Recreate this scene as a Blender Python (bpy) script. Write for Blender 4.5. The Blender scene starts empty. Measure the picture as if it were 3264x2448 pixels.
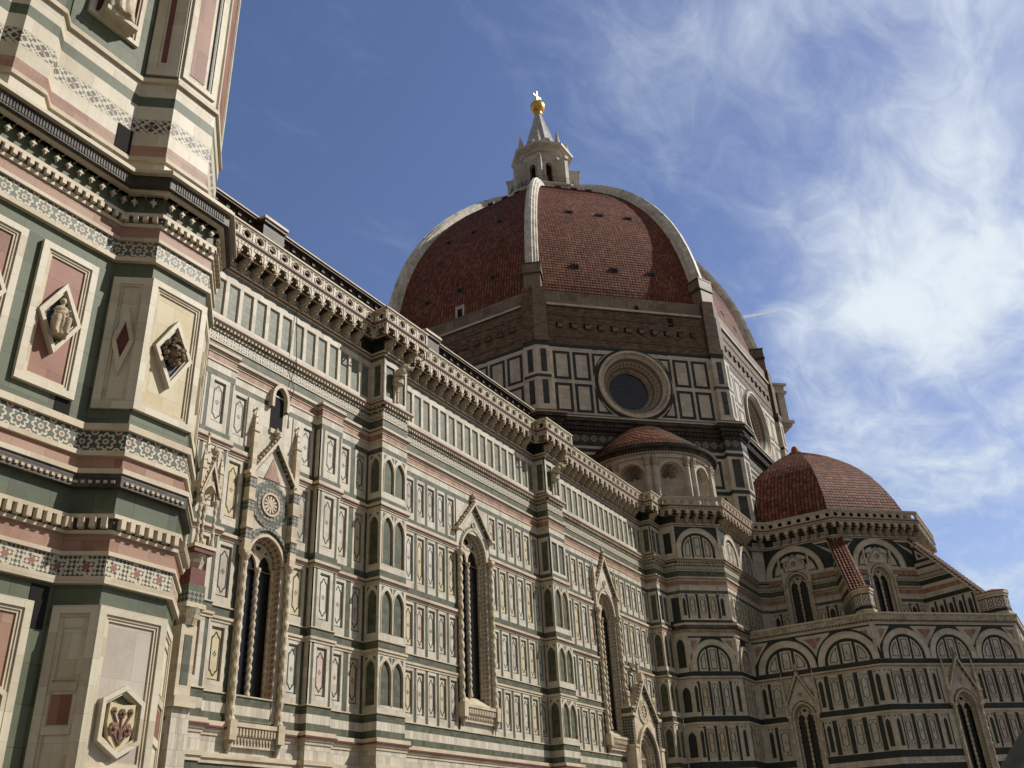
import bpy, math, random
from math import sin, cos, pi, radians as R, sqrt, atan2
random.seed(7)
SC = bpy.context.scene
COL = SC.collection
# ------------------------------------------------------------ camera
cam = bpy.data.cameras.new('camera'); co = bpy.data.objects.new('camera', cam); COL.objects.link(co)
yaw, pit, rol = R(30.329), R(27.816), R(-3.015)
fv = (cos(yaw)*cos(pit), sin(yaw)*cos(pit), sin(pit)); rv = (sin(yaw), -cos(yaw), 0)
uv_ = (rv[1]*fv[2]-rv[2]*fv[1], rv[2]*fv[0]-rv[0]*fv[2], rv[0]*fv[1]-rv[1]*fv[0])
r2 = [cos(rol)*a+sin(rol)*b for a, b in zip(rv, uv_)]; u2 = [-sin(rol)*a+cos(rol)*b for a, b in zip(rv, uv_)]
CP = (-38.642, -31.594, 1.7)
from mathutils import Matrix, Vector
co.matrix_world = Matrix(((r2[0], u2[0], -fv[0], CP[0]), (r2[1], u2[1], -fv[1], CP[1]), (r2[2], u2[2], -fv[2], CP[2]), (0, 0, 0, 1)))
cam.sensor_width = 36; cam.lens = 2950/3264*36; cam.clip_start = .1; cam.clip_end = 60000
SC.camera = co
# ------------------------------------------------------------ sun, exposure
SUN_AZ, SUN_EL = 44.3, 40          # azimuth: degrees from south (-y) towards east (+x)
sx, sy, sz = sin(R(SUN_AZ))*cos(R(SUN_EL)), -cos(R(SUN_AZ))*cos(R(SUN_EL)), sin(R(SUN_EL))
sl = bpy.data.lights.new('sun', 'SUN'); so = bpy.data.objects.new('sun', sl); COL.objects.link(so)
sl.energy = 4.7; sl.angle = R(.53); sl.color = (1, .95, .86)
so.location = (60, -120, 140)
so.rotation_euler = Vector((-sx, -sy, -sz)).to_track_quat('-Z', 'Y').to_euler()
SC.view_settings.view_transform = 'Standard'; SC.view_settings.look = 'None'
SC.view_settings.exposure = 0; SC.view_settings.gamma = 1
# ------------------------------------------------------------ node helper
class N:
    def __init__(s, nt): s.nt = nt
    def n(s, t, **k):
        o = s.nt.nodes.new(t)
        for a, b in k.items(): setattr(o, a, b)
        return o
    def set(s, sock, v):
        if isinstance(v, bpy.types.NodeSocket): s.nt.links.new(v, sock)
        elif isinstance(v, tuple) and sock.type == 'RGBA' and len(v) == 3: sock.default_value = (*v, 1)
        else: sock.default_value = v
    def m(s, op, a, b=None, c=None, clamp=False):
        o = s.n('ShaderNodeMath', operation=op); o.use_clamp = clamp
        s.set(o.inputs[0], a)
        if b is not None: s.set(o.inputs[1], b)
        if c is not None: s.set(o.inputs[2], c)
        return o.outputs[0]
    def mix(s, f, a, b, mode='MIX'):
        o = s.n('ShaderNodeMix', data_type='RGBA', blend_type=mode)
        s.set(o.inputs[0], f); s.set(o.inputs[6], a); s.set(o.inputs[7], b)
        return o.outputs[2]
    def noise(s, vec, scale, detail=6, rough=.55, dist=0):
        o = s.n('ShaderNodeTexNoise'); s.nt.links.new(vec, o.inputs['Vector'])
        o.inputs['Scale'].default_value = scale; o.inputs['Detail'].default_value = detail
        o.inputs['Roughness'].default_value = rough; o.inputs['Distortion'].default_value = dist
        return o.outputs[0]
    def ramp(s, f, stops):
        o = s.n('ShaderNodeValToRGB'); e = o.color_ramp.elements
        while len(e) < len(stops): e.new(.5)
        for x, (p, c) in zip(e, stops): x.position = p; x.color = (*c, 1) if len(c) == 3 else c
        s.set(o.inputs[0], f); return o.outputs[0]
    def map(s, vec, sc=(1, 1, 1), loc=(0, 0, 0)):
        o = s.n('ShaderNodeMapping'); s.nt.links.new(vec, o.inputs[0]); o.inputs[3].default_value = sc; o.inputs[1].default_value = loc
        return o.outputs[0]
    def sm(s, x, a, b):          # smoothstep
        o = s.n('ShaderNodeMapRange', interpolation_type='SMOOTHSTEP'); s.set(o.inputs[0], x)
        o.inputs[1].default_value = a; o.inputs[2].default_value = b; return o.outputs[0]
# ------------------------------------------------------------ sky
W = bpy.data.worlds.new('World'); SC.world = W; W.use_nodes = True
nt = W.node_tree; nt.nodes.clear(); g = N(nt)
sky = g.n('ShaderNodeTexSky', sky_type='NISHITA'); sky.sun_disc = False
sky.sun_elevation = R(SUN_EL); sky.sun_rotation = atan2(sx, sy); sky.altitude = 50; sky.air_density = 1.0; sky.dust_density = .6; sky.ozone_density = 2.5
tc = g.n('ShaderNodeTexCoord'); dv = tc.outputs['Generated']
sep = g.n('ShaderNodeSeparateXYZ'); nt.links.new(dv, sep.inputs[0]); X, Y, Z = sep.outputs
zz = g.m('ADD', g.m('MAXIMUM', Z, 0.0), .12)
cmb = g.n('ShaderNodeCombineXYZ'); g.set(cmb.inputs[0], g.m('DIVIDE', X, zz)); g.set(cmb.inputs[1], g.m('DIVIDE', Y, zz)); cv = cmb.outputs[0]
rt = g.n('ShaderNodeMapping'); nt.links.new(cv, rt.inputs[0]); rt.inputs[2].default_value = (0, 0, R(25)); rt.inputs[3].default_value = (1.0, 1.7, 1)
n1 = g.noise(rt.outputs[0], 1.9, 9, .56, .6)
n2 = g.noise(g.map(cv, (1, 1, 1), (3.1, 1.7, 0)), .55, 5, .5, .3)
n3 = g.noise(rt.outputs[0], 6.5, 8, .62, 1.0)
# more cloud towards the east-south-east, clear to the north-east
ea = g.m('ADD', g.m('MULTIPLY', X, .62), g.m('MULTIPLY', Y, -.78))
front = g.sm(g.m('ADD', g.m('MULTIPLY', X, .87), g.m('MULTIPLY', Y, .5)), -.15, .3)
bias = g.m('ADD', g.m('MULTIPLY', g.m('MULTIPLY', g.sm(ea, -.2, .9), front), .24), -.215)
nrm = g.n('ShaderNodeVectorMath', operation='NORMALIZE'); nt.links.new(dv, nrm.inputs[0])
for (dx, dy, dz), r_, am in (((.691, .22, .689), 7, .20), ((.702, .083, .707), 10, .24), ((.751, -.069, .657), 12, .26), ((.853, .054, .519), 8, .22), ((.863, -.041, .503), 9, .24), ((.896, .147, .419), 9, .15), ((.956, .04, .292), 13, .26), ((.473, .512, .717), 6, .13), ((.518, .394, .759), 6, .10), ((.784, .093, .614), 6, -.16), ((.799, .188, .571), 6, -.12), ((.614, .24, .752), 8, .17), ((.60, .42, .68), 9, .05)):
    dt = g.n('ShaderNodeVectorMath', operation='DOT_PRODUCT'); nt.links.new(nrm.outputs[0], dt.inputs[0]); dt.inputs[1].default_value = (dx, dy, dz)
    bias = g.m('ADD', bias, g.m('MULTIPLY', g.sm(dt.outputs['Value'], cos(R(r_*1.5)), cos(R(r_*.15))), am*.46))
dens = g.m('ADD', g.m('ADD', g.m('MULTIPLY', n1, .75), g.m('MULTIPLY', n2, .35)), bias)
dens = g.m('ADD', dens, g.m('MULTIPLY', g.m('SUBTRACT', n3, .5), .42))
hz = g.sm(Z, .42, .02)
mask = g.m('MULTIPLY', g.sm(dens, .42, .97), .97)
mask = g.m('MAXIMUM', g.m('MULTIPLY', mask, front), g.m('MULTIPLY', g.m('MULTIPLY', hz, front), .5))
skyc = g.mix(1.0, sky.outputs[0], (1.05, 1.0, 1.14), 'MULTIPLY')
skyc = g.mix(g.m('MULTIPLY', g.m('SUBTRACT', 1.0, front), .75), skyc, (2.2, 2.0, 1.7))     # warm haze added to the unseen sky behind, to warm the fill light
cloud = g.mix(g.sm(dens, .5, 1.0), (4.6, 5.3, 6.9), (7.3, 8.0, 8.6))
cloud = g.mix(g.m('MULTIPLY', hz, .6), cloud, (6.0, 7.1, 7.3))
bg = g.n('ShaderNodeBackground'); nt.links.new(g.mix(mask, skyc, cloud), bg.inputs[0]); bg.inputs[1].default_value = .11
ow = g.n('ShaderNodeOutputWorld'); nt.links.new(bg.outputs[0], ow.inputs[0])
# ------------------------------------------------------------ materials
MATS = {}
def newmat(name, rough=.6, metal=0):
    m = bpy.data.materials.new(name); m.use_nodes = True; t = m.node_tree; b = t.nodes['Principled BSDF']
    b.inputs['Roughness'].default_value = rough; b.inputs['Metallic'].default_value = metal
    b.inputs['Specular IOR Level'].default_value = .3
    MATS[name] = m; return m, N(t), b
def uvn(g): return g.n('ShaderNodeUVMap').outputs[0]
def obn(g): return g.n('ShaderNodeNewGeometry').outputs['Position']
def weather(g, col, amt=.5, streak=.5, dirt=(.2, .16, .11), sc=.5):
    streak *= 1.25
    p = obn(g)
    a = g.sm(g.noise(p, sc, 8, .6), .45, .75)
    s = g.sm(g.noise(g.map(p, (2.2, 2.2, .16)), 1.3, 6, .6), .5, .78)
    f = g.m('ADD', g.m('MULTIPLY', a, amt), g.m('MULTIPLY', s, streak), clamp=True)
    return g.mix(f, col, g.mix(1.0, col, dirt, 'MULTIPLY') if dirt[0] > .4 else g.mix(.66, col, dirt))
def stone(name, c1, c2, bw=.6, bh=.45, mortar=(.25, .22, .17), ms=.008, amt=.3, streak=.3, dirt=(.2, .16, .11), rough=.55, bump=.25, c3=None, sc=.5):
    m, g, b = newmat(name, rough)
    br = g.n('ShaderNodeTexBrick'); g.nt.links.new(uvn(g), br.inputs[0])
    br.inputs['Color1'].default_value = (0, 0, 0, 1); br.inputs['Color2'].default_value = (1, 1, 1, 1); br.inputs['Mortar'].default_value = (.5, .5, .5, 1)
    br.inputs['Scale'].default_value = 1; br.inputs['Mortar Size'].default_value = ms; br.inputs['Mortar Smooth'].default_value = .2
    br.inputs['Brick Width'].default_value = bw; br.inputs['Row Height'].default_value = bh
    r = g.n('ShaderNodeRGBToBW'); g.nt.links.new(br.outputs[0], r.inputs[0])
    c3 = c3 or tuple((x+y)/2*1.1 for x, y in zip(c1, c2))
    vein = g.noise(obn(g), 2.2, 9, .62, 1.2)
    t = g.m('ADD', g.m('MULTIPLY', r.outputs[0], .72), g.m('MULTIPLY', g.m('SUBTRACT', vein, .36), .9))
    col = g.ramp(t, [(0.02, c1), (.5, c3), (.98, c2)])
    col = g.mix(br.outputs['Fac'], col, mortar)
    col = weather(g, col, amt, streak, dirt, sc)
    g.set(b.inputs['Base Color'], col)
    bp = g.n('ShaderNodeBump'); bp.inputs['Strength'].default_value = bump; bp.inputs['Distance'].default_value = .02
    hgt = g.m('ADD', g.m('MULTIPLY', br.outputs['Fac'], -.6), g.m('MULTIPLY', g.noise(obn(g), 14, 4), .5))
    g.set(bp.inputs['Height'], hgt); g.nt.links.new(bp.outputs[0], b.inputs['Normal'])
    return m
stone('white', (.40, .35, .26), (.58, .535, .44), .62, .5, mortar=(.28, .24, .17), ms=.005, amt=.35, streak=.45, dirt=(.17, .135, .09))
stone('cream', (.47, .38, .21), (.56, .48, .31), .7, .5, mortar=(.36, .3, .18), ms=.004, amt=.25, streak=.25)
stone('pale', (.45, .43, .37), (.56, .54, .46), .7, .5, mortar=(.34, .32, .26), ms=.004, amt=.25, streak=.25)
stone('slabs', (.40, .35, .26), (.60, .555, .46), .3, .6, amt=.3, streak=.55, dirt=(.15, .12, .08))
stone('green', (.048, .056, .034), (.105, .112, .070), .26, .42, mortar=(.05, .05, .04), amt=.3, streak=.3, dirt=(.05, .05, .035), bump=.2)
stone('greenpale', (.11, .122, .086), (.20, .208, .152), .34, .3, mortar=(.08, .085, .06), amt=.3, streak=.3, dirt=(.09, .09, .06))
stone('greypink', (.36, .31, .25), (.47, .42, .35), .55, .8, mortar=(.3, .26, .2), ms=.003, amt=.6, streak=.5, dirt=(.2, .15, .11))
stone('ochre', (.44, .36, .22), (.53, .45, .30), .7, .5, ms=.003, amt=.3)
stone('blush', (.44, .33, .25), (.53, .44, .36), .7, .4, ms=.003, amt=.4)
stone('greenblk', (.044, .052, .030), (.118, .122, .078), .34, .3, mortar=(.05, .055, .04), amt=.35, streak=.3, dirt=(.06, .06, .04), bump=.3)
stone('greenbig', (.058, .072, .040), (.118, .134, .080), .75, .62, mortar=(.05, .05, .035), ms=.007, amt=.45, streak=.45, dirt=(.045, .055, .025), bump=.2)
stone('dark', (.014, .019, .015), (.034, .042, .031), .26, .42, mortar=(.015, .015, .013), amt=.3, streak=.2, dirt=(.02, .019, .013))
stone('pink', (.23, .11, .068), (.38, .235, .16), .34, .5, mortar=(.18, .11, .07), amt=.35, streak=.45, dirt=(.13, .06, .04))
stone('red', (.20, .065, .045), (.33, .13, .085), .6, .3, amt=.4, streak=.3, dirt=(.07, .03, .025))
stone('towerwhite', (.43, .37, .25), (.60, .55, .43), .8, .42, mortar=(.34, .29, .2), ms=.003, amt=.3, streak=.4, rough=.5, dirt=(.24, .18, .11))
stone('towerpink', (.23, .105, .066), (.37, .235, .16), .62, .5, mortar=(.2, .11, .08), ms=.004, amt=.4, streak=.55, dirt=(.14, .065, .045))
stone('redpanel', (.18, .07, .043), (.30, .145, .092), .8, .9, mortar=(.18, .08, .05), ms=.004, amt=.5, streak=.2, dirt=(.13, .055, .036))
stone('trim', (.42, .34, .22), (.58, .51, .38), .9, .3, mortar=(.34, .28, .18), ms=.003, amt=.5, streak=.35, dirt=(.17, .11, .07))
stone('carved', (.28, .22, .15), (.58, .5, .36), .3, .22, ms=.012, amt=.75, streak=.5, dirt=(.07, .05, .035), bump=.8)
stone('blackened', (.022, .018, .014), (.10, .08, .055), .5, .3, mortar=(.02, .02, .02), amt=.55, streak=.55, dirt=(.018, .015, .012), bump=.6)  # weathered black stone; also carries painted shade between dentils
stone('domewhite', (.52, .48, .39), (.74, .70, .59), 1.1, .8, mortar=(.2, .18, .14), ms=.015, amt=.9, streak=.5, dirt=(.13, .11, .09), sc=.9, bump=.5)
stone('lanternwhite', (.42, .37, .30), (.58, .53, .44), .8, .6, amt=.5, streak=.5, dirt=(.16, .13, .10))
stone('drumwhite', (.42, .365, .275), (.60, .535, .42), 1.3, .62, mortar=(.2, .17, .12), amt=.4, streak=.4)
stone('drumgreen', (.018, .022, .016), (.042, .046, .034), .7, .5, mortar=(.03, .03, .03), amt=.3, streak=.3, dirt=(.03, .03, .022))
stone('greystone', (.125, .095, .06), (.23, .18, .12), 1.1, .8, mortar=(.07, .055, .035), amt=.55, streak=.65, dirt=(.055, .04, .025), bump=.4)
stone('brick', (.055, .030, .014), (.27, .165, .085), .62, .19, mortar=(.10, .07, .042), ms=.03, amt=.75, streak=.6, dirt=(.045, .03, .017), bump=1.0, sc=.9)
stone('lead', (.30, .30, .28), (.52, .51, .47), .5, .4, amt=.5, streak=.6, dirt=(.16, .16, .15))
stone('paving', (.10, .095, .085), (.16, .15, .13), 1.1, .6, mortar=(.06, .06, .055), ms=.015)
def tiles(name, w, h, ca, cb, cc):
    m, g, b = newmat(name, .75)
    br = g.n('ShaderNodeTexBrick'); g.nt.links.new(uvn(g), br.inputs[0]); br.offset = 0
    br.inputs['Color1'].default_value = (0, 0, 0, 1); br.inputs['Color2'].default_value = (1, 1, 1, 1)
    br.inputs['Scale'].default_value = 1; br.inputs['Mortar Size'].default_value = .055; br.inputs['Mortar Smooth'].default_value = .6
    br.inputs['Brick Width'].default_value = w; br.inputs['Row Height'].default_value = h
    r = g.n('ShaderNodeRGBToBW'); g.nt.links.new(br.outputs[0], r.inputs[0])
    big = g.noise(obn(g), .22, 6, .6); strk = g.noise(g.map(obn(g), (1, 1, .12)), .9, 5, .6)
    t = g.m('ADD', g.m('ADD', .12, g.m('MULTIPLY', r.outputs[0], .66)), g.m('MULTIPLY', g.m('SUBTRACT', big, .5), .8))
    col = g.ramp(t, [(0, (.05, .022, .014)), (.14, ca), (.55, cb), (.95, cc)])
    col = g.mix(g.m('MULTIPLY', g.sm(strk, .55, .8), .45), col, (.04, .026, .018))
    col = g.mix(br.outputs['Fac'], col, (.018, .01, .007))
    g.set(b.inputs['Base Color'], col)
    bp = g.n('ShaderNodeBump'); bp.inputs['Strength'].default_value = .8; bp.inputs['Distance'].default_value = .06
    g.set(bp.inputs['Height'], g.m('ADD', g.m('MULTIPLY', br.outputs['Fac'], -1.0), g.m('MULTIPLY', r.outputs[0], .4))); g.nt.links.new(bp.outputs[0], b.inputs['Normal'])
tiles('dometile', .40, 50, (.12, .034, .018), (.20, .064, .030), (.31, .13, .06))
tiles('smalltile', .40, 50, (.115, .036, .02), (.20, .07, .034), (.34, .15, .07))
tiles('brighttile', .40, 50, (.20, .07, .03), (.34, .135, .055), (.46, .22, .10))
def plain(name, c, rough=.6, metal=0, amt=.3, c2=None):
    m, g, b = newmat(name, rough, metal)
    v = g.noise(obn(g), 3.5, 7, .6)
    g.set(b.inputs['Base Color'], g.mix(g.m('MULTIPLY', g.sm(v, .35, .7), amt*2, clamp=True), c, c2 or tuple(x*.55 for x in c)))
    bp = g.n('ShaderNodeBump'); bp.inputs['Strength'].default_value = .3; bp.inputs['Distance'].default_value = .02
    g.set(bp.inputs['Height'], g.noise(obn(g), 22, 4)); g.nt.links.new(bp.outputs[0], b.inputs['Normal'])
plain('line', (.028, .036, .03), .5); plain('redline', (.26, .07, .05), .5)
plain('void', (.010, .009, .008), .9, amt=.1); plain('iron', (.03, .03, .032), .5, .6)
plain('sculpt', (.56, .48, .35), .6, amt=.5, c2=(.28, .21, .13)); plain('gold', (.80, .50, .13), .36, 1.0, amt=.3)
plain('terracotta', (.30, .085, .045), .7); plain('niche', (.20, .16, .11), .8, amt=.5, c2=(.09, .065, .045))
plain('reliefstone', (.50, .41, .28), .6, amt=.5, c2=(.22, .16, .09)); plain('oldrose', (.24, .135, .09), .7, amt=.5); plain('oldsculpt', (.34, .25, .15), .6, amt=.6, c2=(.13, .09, .05)); plain('bronzewood', (.12, .125, .10), .8, amt=.5); plain('contrail', (.9, .92, .95), .9, amt=0); plain('bluebg', (.05, .07, .10), .6)
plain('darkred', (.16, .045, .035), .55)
t_ = MATS['contrail'].node_tree; k_ = N(t_); tr_ = k_.n('ShaderNodeBsdfTranslucent'); tr_.inputs[0].default_value = (.95, .96, .97, 1); ms_ = k_.n('ShaderNodeMixShader'); t_.links.new(t_.nodes['Principled BSDF'].outputs[0], ms_.inputs[1]); t_.links.new(tr_.outputs[0], ms_.inputs[2]); tp_ = k_.n('ShaderNodeBsdfTransparent'); m2_ = k_.n('ShaderNodeMixShader'); m2_.inputs[0].default_value = .62; t_.links.new(tp_.outputs[0], m2_.inputs[1]); t_.links.new(ms_.outputs[0], m2_.inputs[2]); t_.links.new(m2_.outputs[0], t_.nodes['Material Output'].inputs[0])
m, g_, b_ = newmat('glass', .12); b_.inputs['Specular IOR Level'].default_value = .6
gv = g_.n('ShaderNodeTexBrick'); g_.nt.links.new(uvn(g_), gv.inputs[0]); gv.offset = 0
gv.inputs['Color1'].default_value = (.012, .014, .018, 1); gv.inputs['Color2'].default_value = (.03, .033, .04, 1); gv.inputs['Mortar'].default_value = (.008, .008, .008, 1)
for k_, v_ in (('Scale', 1), ('Mortar Size', .03), ('Brick Width', .45), ('Row Height', .55)): gv.inputs[k_].default_value = v_
g_.nt.links.new(gv.outputs[0], b_.inputs['Base Color'])
gb = g_.n('ShaderNodeBump'); gb.inputs['Strength'].default_value = .25; g_.set(gb.inputs['Height'], g_.noise(obn(g_), 4, 3)); g_.nt.links.new(gb.outputs[0], b_.inputs['Normal'])
WHT, DRK, REDC = (.52, .46, .34), (.045, .052, .038), (.30, .09, .06)
def inlay(name, cell, zc, kind, dark=DRK, white=WHT, red=REDC):
    m, g, b = newmat(name, .5)
    s = g.n('ShaderNodeSeparateXYZ'); g.nt.links.new(uvn(g), s.inputs[0])
    un = g.m('DIVIDE', s.outputs[0], cell); u = g.m('SUBTRACT', g.m('FRACT', un), .5)
    v = g.m('DIVIDE', g.m('SUBTRACT', s.outputs[1], zc), cell) if zc is not None else g.m('SUBTRACT', g.m('FRACT', g.m('DIVIDE', s.outputs[1], cell)), .5)
    r = g.m('SQRT', g.m('ADD', g.m('MULTIPLY', u, u), g.m('MULTIPLY', v, v))); th = g.m('ARCTAN2', v, u)
    lt = lambda a, t: g.m('LESS_THAN', a, t)
    ab = lambda a: g.m('ABSOLUTE', a)
    def mx(*a):
        o = a[0]
        for x in a[1:]: o = g.m('MAXIMUM', o, x)
        return o
    if kind == 'flower':
        rad = g.m('ADD', .27, g.m('MULTIPLY', ab(g.m('COSINE', g.m('MULTIPLY', th, 4))), .13))
        w = lt(ab(g.m('SUBTRACT', r, rad)), .055)
        lf = lt(ab(g.m('SUBTRACT', g.m('PINGPONG', g.m('ADD', th, pi/8), pi/8), 0)), .06)
        w = mx(w, lt(r, .14))
        u5 = g.m('SUBTRACT', .5, ab(u)); v5 = g.m('SUBTRACT', .47, ab(v)); r5 = g.m('SQRT', g.m('ADD', g.m('MULTIPLY', u5, u5), g.m('MULTIPLY', v5, v5)))
        w = mx(w, lt(ab(g.m('SUBTRACT', r5, .13)), .035)); rd = mx(lt(g.m('ADD', ab(u), ab(v)), .10), lt(r5, .09))
    elif kind == 'check':
        fu = g.m('FRACT', g.m('MULTIPLY', un, 3)); fvv = g.m('FRACT', g.m('ADD', g.m('MULTIPLY', v, 3), .5))
        w = lt(g.m('MULTIPLY', g.m('SUBTRACT', fu, .5), g.m('SUBTRACT', fvv, .5)), 0)
        w = mx(g.m('MULTIPLY', w, g.m('GREATER_THAN', r, .3)), lt(ab(g.m('SUBTRACT', ab(u), g.m('MULTIPLY', ab(v), 1.0))), .045))
        w = mx(w, lt(ab(g.m('SUBTRACT', g.m('ADD', ab(u), ab(v)), .42)), .05)); rd = lt(g.m('ADD', ab(u), ab(v)), .13)
        w = g.m('MULTIPLY', w, g.m('GREATER_THAN', g.m('ADD', ab(u), ab(v)), .13))
    elif kind == 'star':
        rad = g.m('ADD', .22, g.m('MULTIPLY', g.m('PINGPONG', g.m('ADD', th, pi/8), pi/4), .22))
        fu = g.m('FRACT', g.m('MULTIPLY', g.m('ADD', u, v), 3)); fw = g.m('FRACT', g.m('MULTIPLY', g.m('SUBTRACT', u, v), 3))
        w = lt(g.m('MULTIPLY', g.m('SUBTRACT', fu, .5), g.m('SUBTRACT', fw, .5)), 0)
        w = mx(w, lt(ab(g.m('SUBTRACT', r, rad)), .05)); rd = lt(r, .12)
    elif kind == 'diamond':
        q = g.m('ADD', ab(u), ab(v)); w = mx(g.m('GREATER_THAN', q, .40), g.m('MULTIPLY', lt(q, .14), 1.0)); rd = lt(r, 0.0)
    elif kind == 'cross':
        q = g.m('ADD', ab(u), ab(v)); w = mx(lt(ab(g.m('SUBTRACT', q, .36)), .06), lt(q, .12)); rd = lt(r, 0.0)
    else:   # ring: light six-point rosettes on dark
        rad = g.m('ADD', .27, g.m('MULTIPLY', g.m('COSINE', g.m('MULTIPLY', th, 6)), .07))
        w = mx(lt(ab(g.m('SUBTRACT', r, rad)), .075), lt(r, .11), lt(ab(g.m('SUBTRACT', ab(u), .5)), .07)); rd = lt(r, 0.0)
    col = g.mix(rd, g.mix(w, dark, white), red)
    col = weather(g, col, .25, .3)
    g.set(b.inputs['Base Color'], col)
inlay('rosettes', .5, 26.17, 'ring', white=(.54, .48, .36)); inlay('jamb', .27, None, 'diamond', dark=(.13, .11, .085), white=(.44, .38, .28)); inlay('jambred', .30, None, 'diamond', dark=(.10, .075, .06), white=(.42, .30, .22))
inlay('mosaic', .22, None, 'cross', white=(.50, .44, .33)); inlay('drumband', 1.0, 42.5, 'cross', white=(.36, .31, .23)); inlay('oculusband', .55, None, 'diamond', dark=(.22, .09, .07), white=(.36, .31, .23))
inlay('towerflower', .40, 13.02, 'flower', dark=(.09, .10, .07)); inlay('towerflower2', .40, 8.84, 'flower', dark=(.065, .075, .05)); inlay('towerstar', .46, 6.55, 'star'); inlay('towercheck', .46, 16.17, 'check')
plain('darkglass', (.007, .007, .007), .25, amt=.2)
# ------------------------------------------------------------ mesh builder
class F:                                   # wall frame: s along the wall, d outwards, z up
    def __init__(f, o, a, s0=0.0):
        f.o = o; f.S = (cos(a), sin(a)); f.Nn = (sin(a), -cos(a)); f.u0 = s0
    def p(f, s, d, z): return (f.o[0]+s*f.S[0]+d*f.Nn[0], f.o[1]+s*f.S[1]+d*f.Nn[1], z)
def fseg(p, q): return F(p, atan2(q[1]-p[1], q[0]-p[0]))
def seglen(p, q): return math.hypot(q[0]-p[0], q[1]-p[1])
class MB:
    def __init__(s): s.v = []; s.f = []; s.m = []; s.uv = []
    def face(s, pts, mat, uv):
        i = len(s.v); s.v += pts; s.f.append(tuple(range(i, i+len(pts)))); s.m.append(mat); s.uv += uv
    def fq(s, fr, pts, mat):               # pts: (s,d,z) in a frame; metre uv by the dominant plane
        ds = max(p[0] for p in pts)-min(p[0] for p in pts); dd = max(p[1] for p in pts)-min(p[1] for p in pts); dz = max(p[2] for p in pts)-min(p[2] for p in pts)
        k = min((dd*1.01, 0), (ds, 1), (dz, 2))[1]
        u = [(p[0]+fr.u0, p[2]) if k == 0 else ((p[1]+fr.u0, p[2]) if k == 1 else (p[0]+fr.u0, p[1])) for p in pts]
        s.face([fr.p(*p) for p in pts], mat, u)
    def box(s, fr, s0, s1, d0, d1, z0, z1, mat, back=False):
        q = s.fq
        q(fr, [(s0, d1, z0), (s1, d1, z0), (s1, d1, z1), (s0, d1, z1)], mat)
        q(fr, [(s0, d0, z0), (s0, d1, z0), (s0, d1, z1), (s0, d0, z1)], mat); q(fr, [(s1, d1, z0), (s1, d0, z0), (s1, d0, z1), (s1, d1, z1)], mat)
        q(fr, [(s0, d1, z1), (s1, d1, z1), (s1, d0, z1), (s0, d0, z1)], mat); q(fr, [(s0, d0, z0), (s1, d0, z0), (s1, d1, z0), (s0, d1, z0)], mat)
        if back: q(fr, [(s1, d0, z0), (s0, d0, z0), (s0, d0, z1), (s1, d0, z1)], mat)
    def prism(s, fr, pts, d0, d1, mat, back=False, smat=None):   # pts (s,z) counter-clockwise
        s.fq(fr, [(a, d1, b) for a, b in pts], mat); n = len(pts)
        if back: s.fq(fr, [(a, d0, b) for a, b in reversed(pts)], mat)
        for i in range(n):
            (a, b), (c, e) = pts[i], pts[(i+1) % n]; s.fq(fr, [(a, d0, b), (c, d0, e), (c, d1, e), (a, d1, b)], smat or mat)
    def ring(s, fr, A, B, d0, d1, mat, closed=True, imat=None):   # A outer, B inner
        n = len(A); r = range(n if closed else n-1)
        for i in r:
            j = (i+1) % n
            s.fq(fr, [(A[i][0], d1, A[i][1]), (A[j][0], d1, A[j][1]), (B[j][0], d1, B[j][1]), (B[i][0], d1, B[i][1])], mat)
            s.fq(fr, [(A[i][0], d0, A[i][1]), (A[j][0], d0, A[j][1]), (A[j][0], d1, A[j][1]), (A[i][0], d1, A[i][1])], mat)
            s.fq(fr, [(B[j][0], d0, B[j][1]), (B[i][0], d0, B[i][1]), (B[i][0], d1, B[i][1]), (B[j][0], d1, B[j][1])], imat or mat)
    def loft(s, rings, mat, closed=True, us=1.0, cap=False, vs=None):     # world-space rings
        n = len(rings[0]); vv = 0
        for k in range(len(rings)-1):
            a, b = rings[k], rings[k+1]; dv = math.dist(a[0], b[0]); uu = 0
            for i in range(n if closed else n-1):
                j = (i+1) % n; du = math.dist(a[i], a[j])
                s.face([a[i], a[j], b[j], b[i]], mat, [(uu, vv), (uu+du, vv), (uu+du, vv+dv), (uu, vv+dv)]); uu += du
            vv += dv
        if cap: s.face(list(rings[-1]), mat, [(p[0], p[1]) for p in rings[-1]])
    def lathe(s, c, prof, mat, n=16, a0=0, a1=2*pi, cap=False):            # prof [(r,z)]
        full = abs(a1-a0-2*pi) < 1e-6; k = n if full else n+1
        s.loft([[(c[0]+r*cos(a0+(a1-a0)*i/n), c[1]+r*sin(a0+(a1-a0)*i/n), z) for i in range(k)] for r, z in prof], mat, full, cap=cap)
    def tube(s, pts, r, mat, n=8):
        rings = []
        for i, p in enumerate(pts):
            t = (Vector(pts[min(i+1, len(pts)-1)])-Vector(pts[max(i-1, 0)])).normalized()
            a = t.cross(Vector((0, 0, 1))); a = a.normalized() if a.length > 1e-3 else Vector((1, 0, 0)); b = t.cross(a)
            rr = r[i] if isinstance(r, (list, tuple)) else r
            rings.append([tuple(Vector(p)+a*(rr*cos(2*pi*k/n))+b*(rr*sin(2*pi*k/n))) for k in range(n)])
        s.loft(rings, mat, True, cap=True)
    def ball(s, c, r, mat, n=10, sq=(1, 1, 1)):
        s.loft([[(c[0]+sq[0]*r*cos(2*pi*i/n)*cos(t), c[1]+sq[1]*r*sin(2*pi*i/n)*cos(t), c[2]+sq[2]*r*sin(t)) for i in range(n)] for t in [-pi/2+.02+(pi-.04)*k/(n//2+1) for k in range(n//2+2)]], mat)
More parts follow.
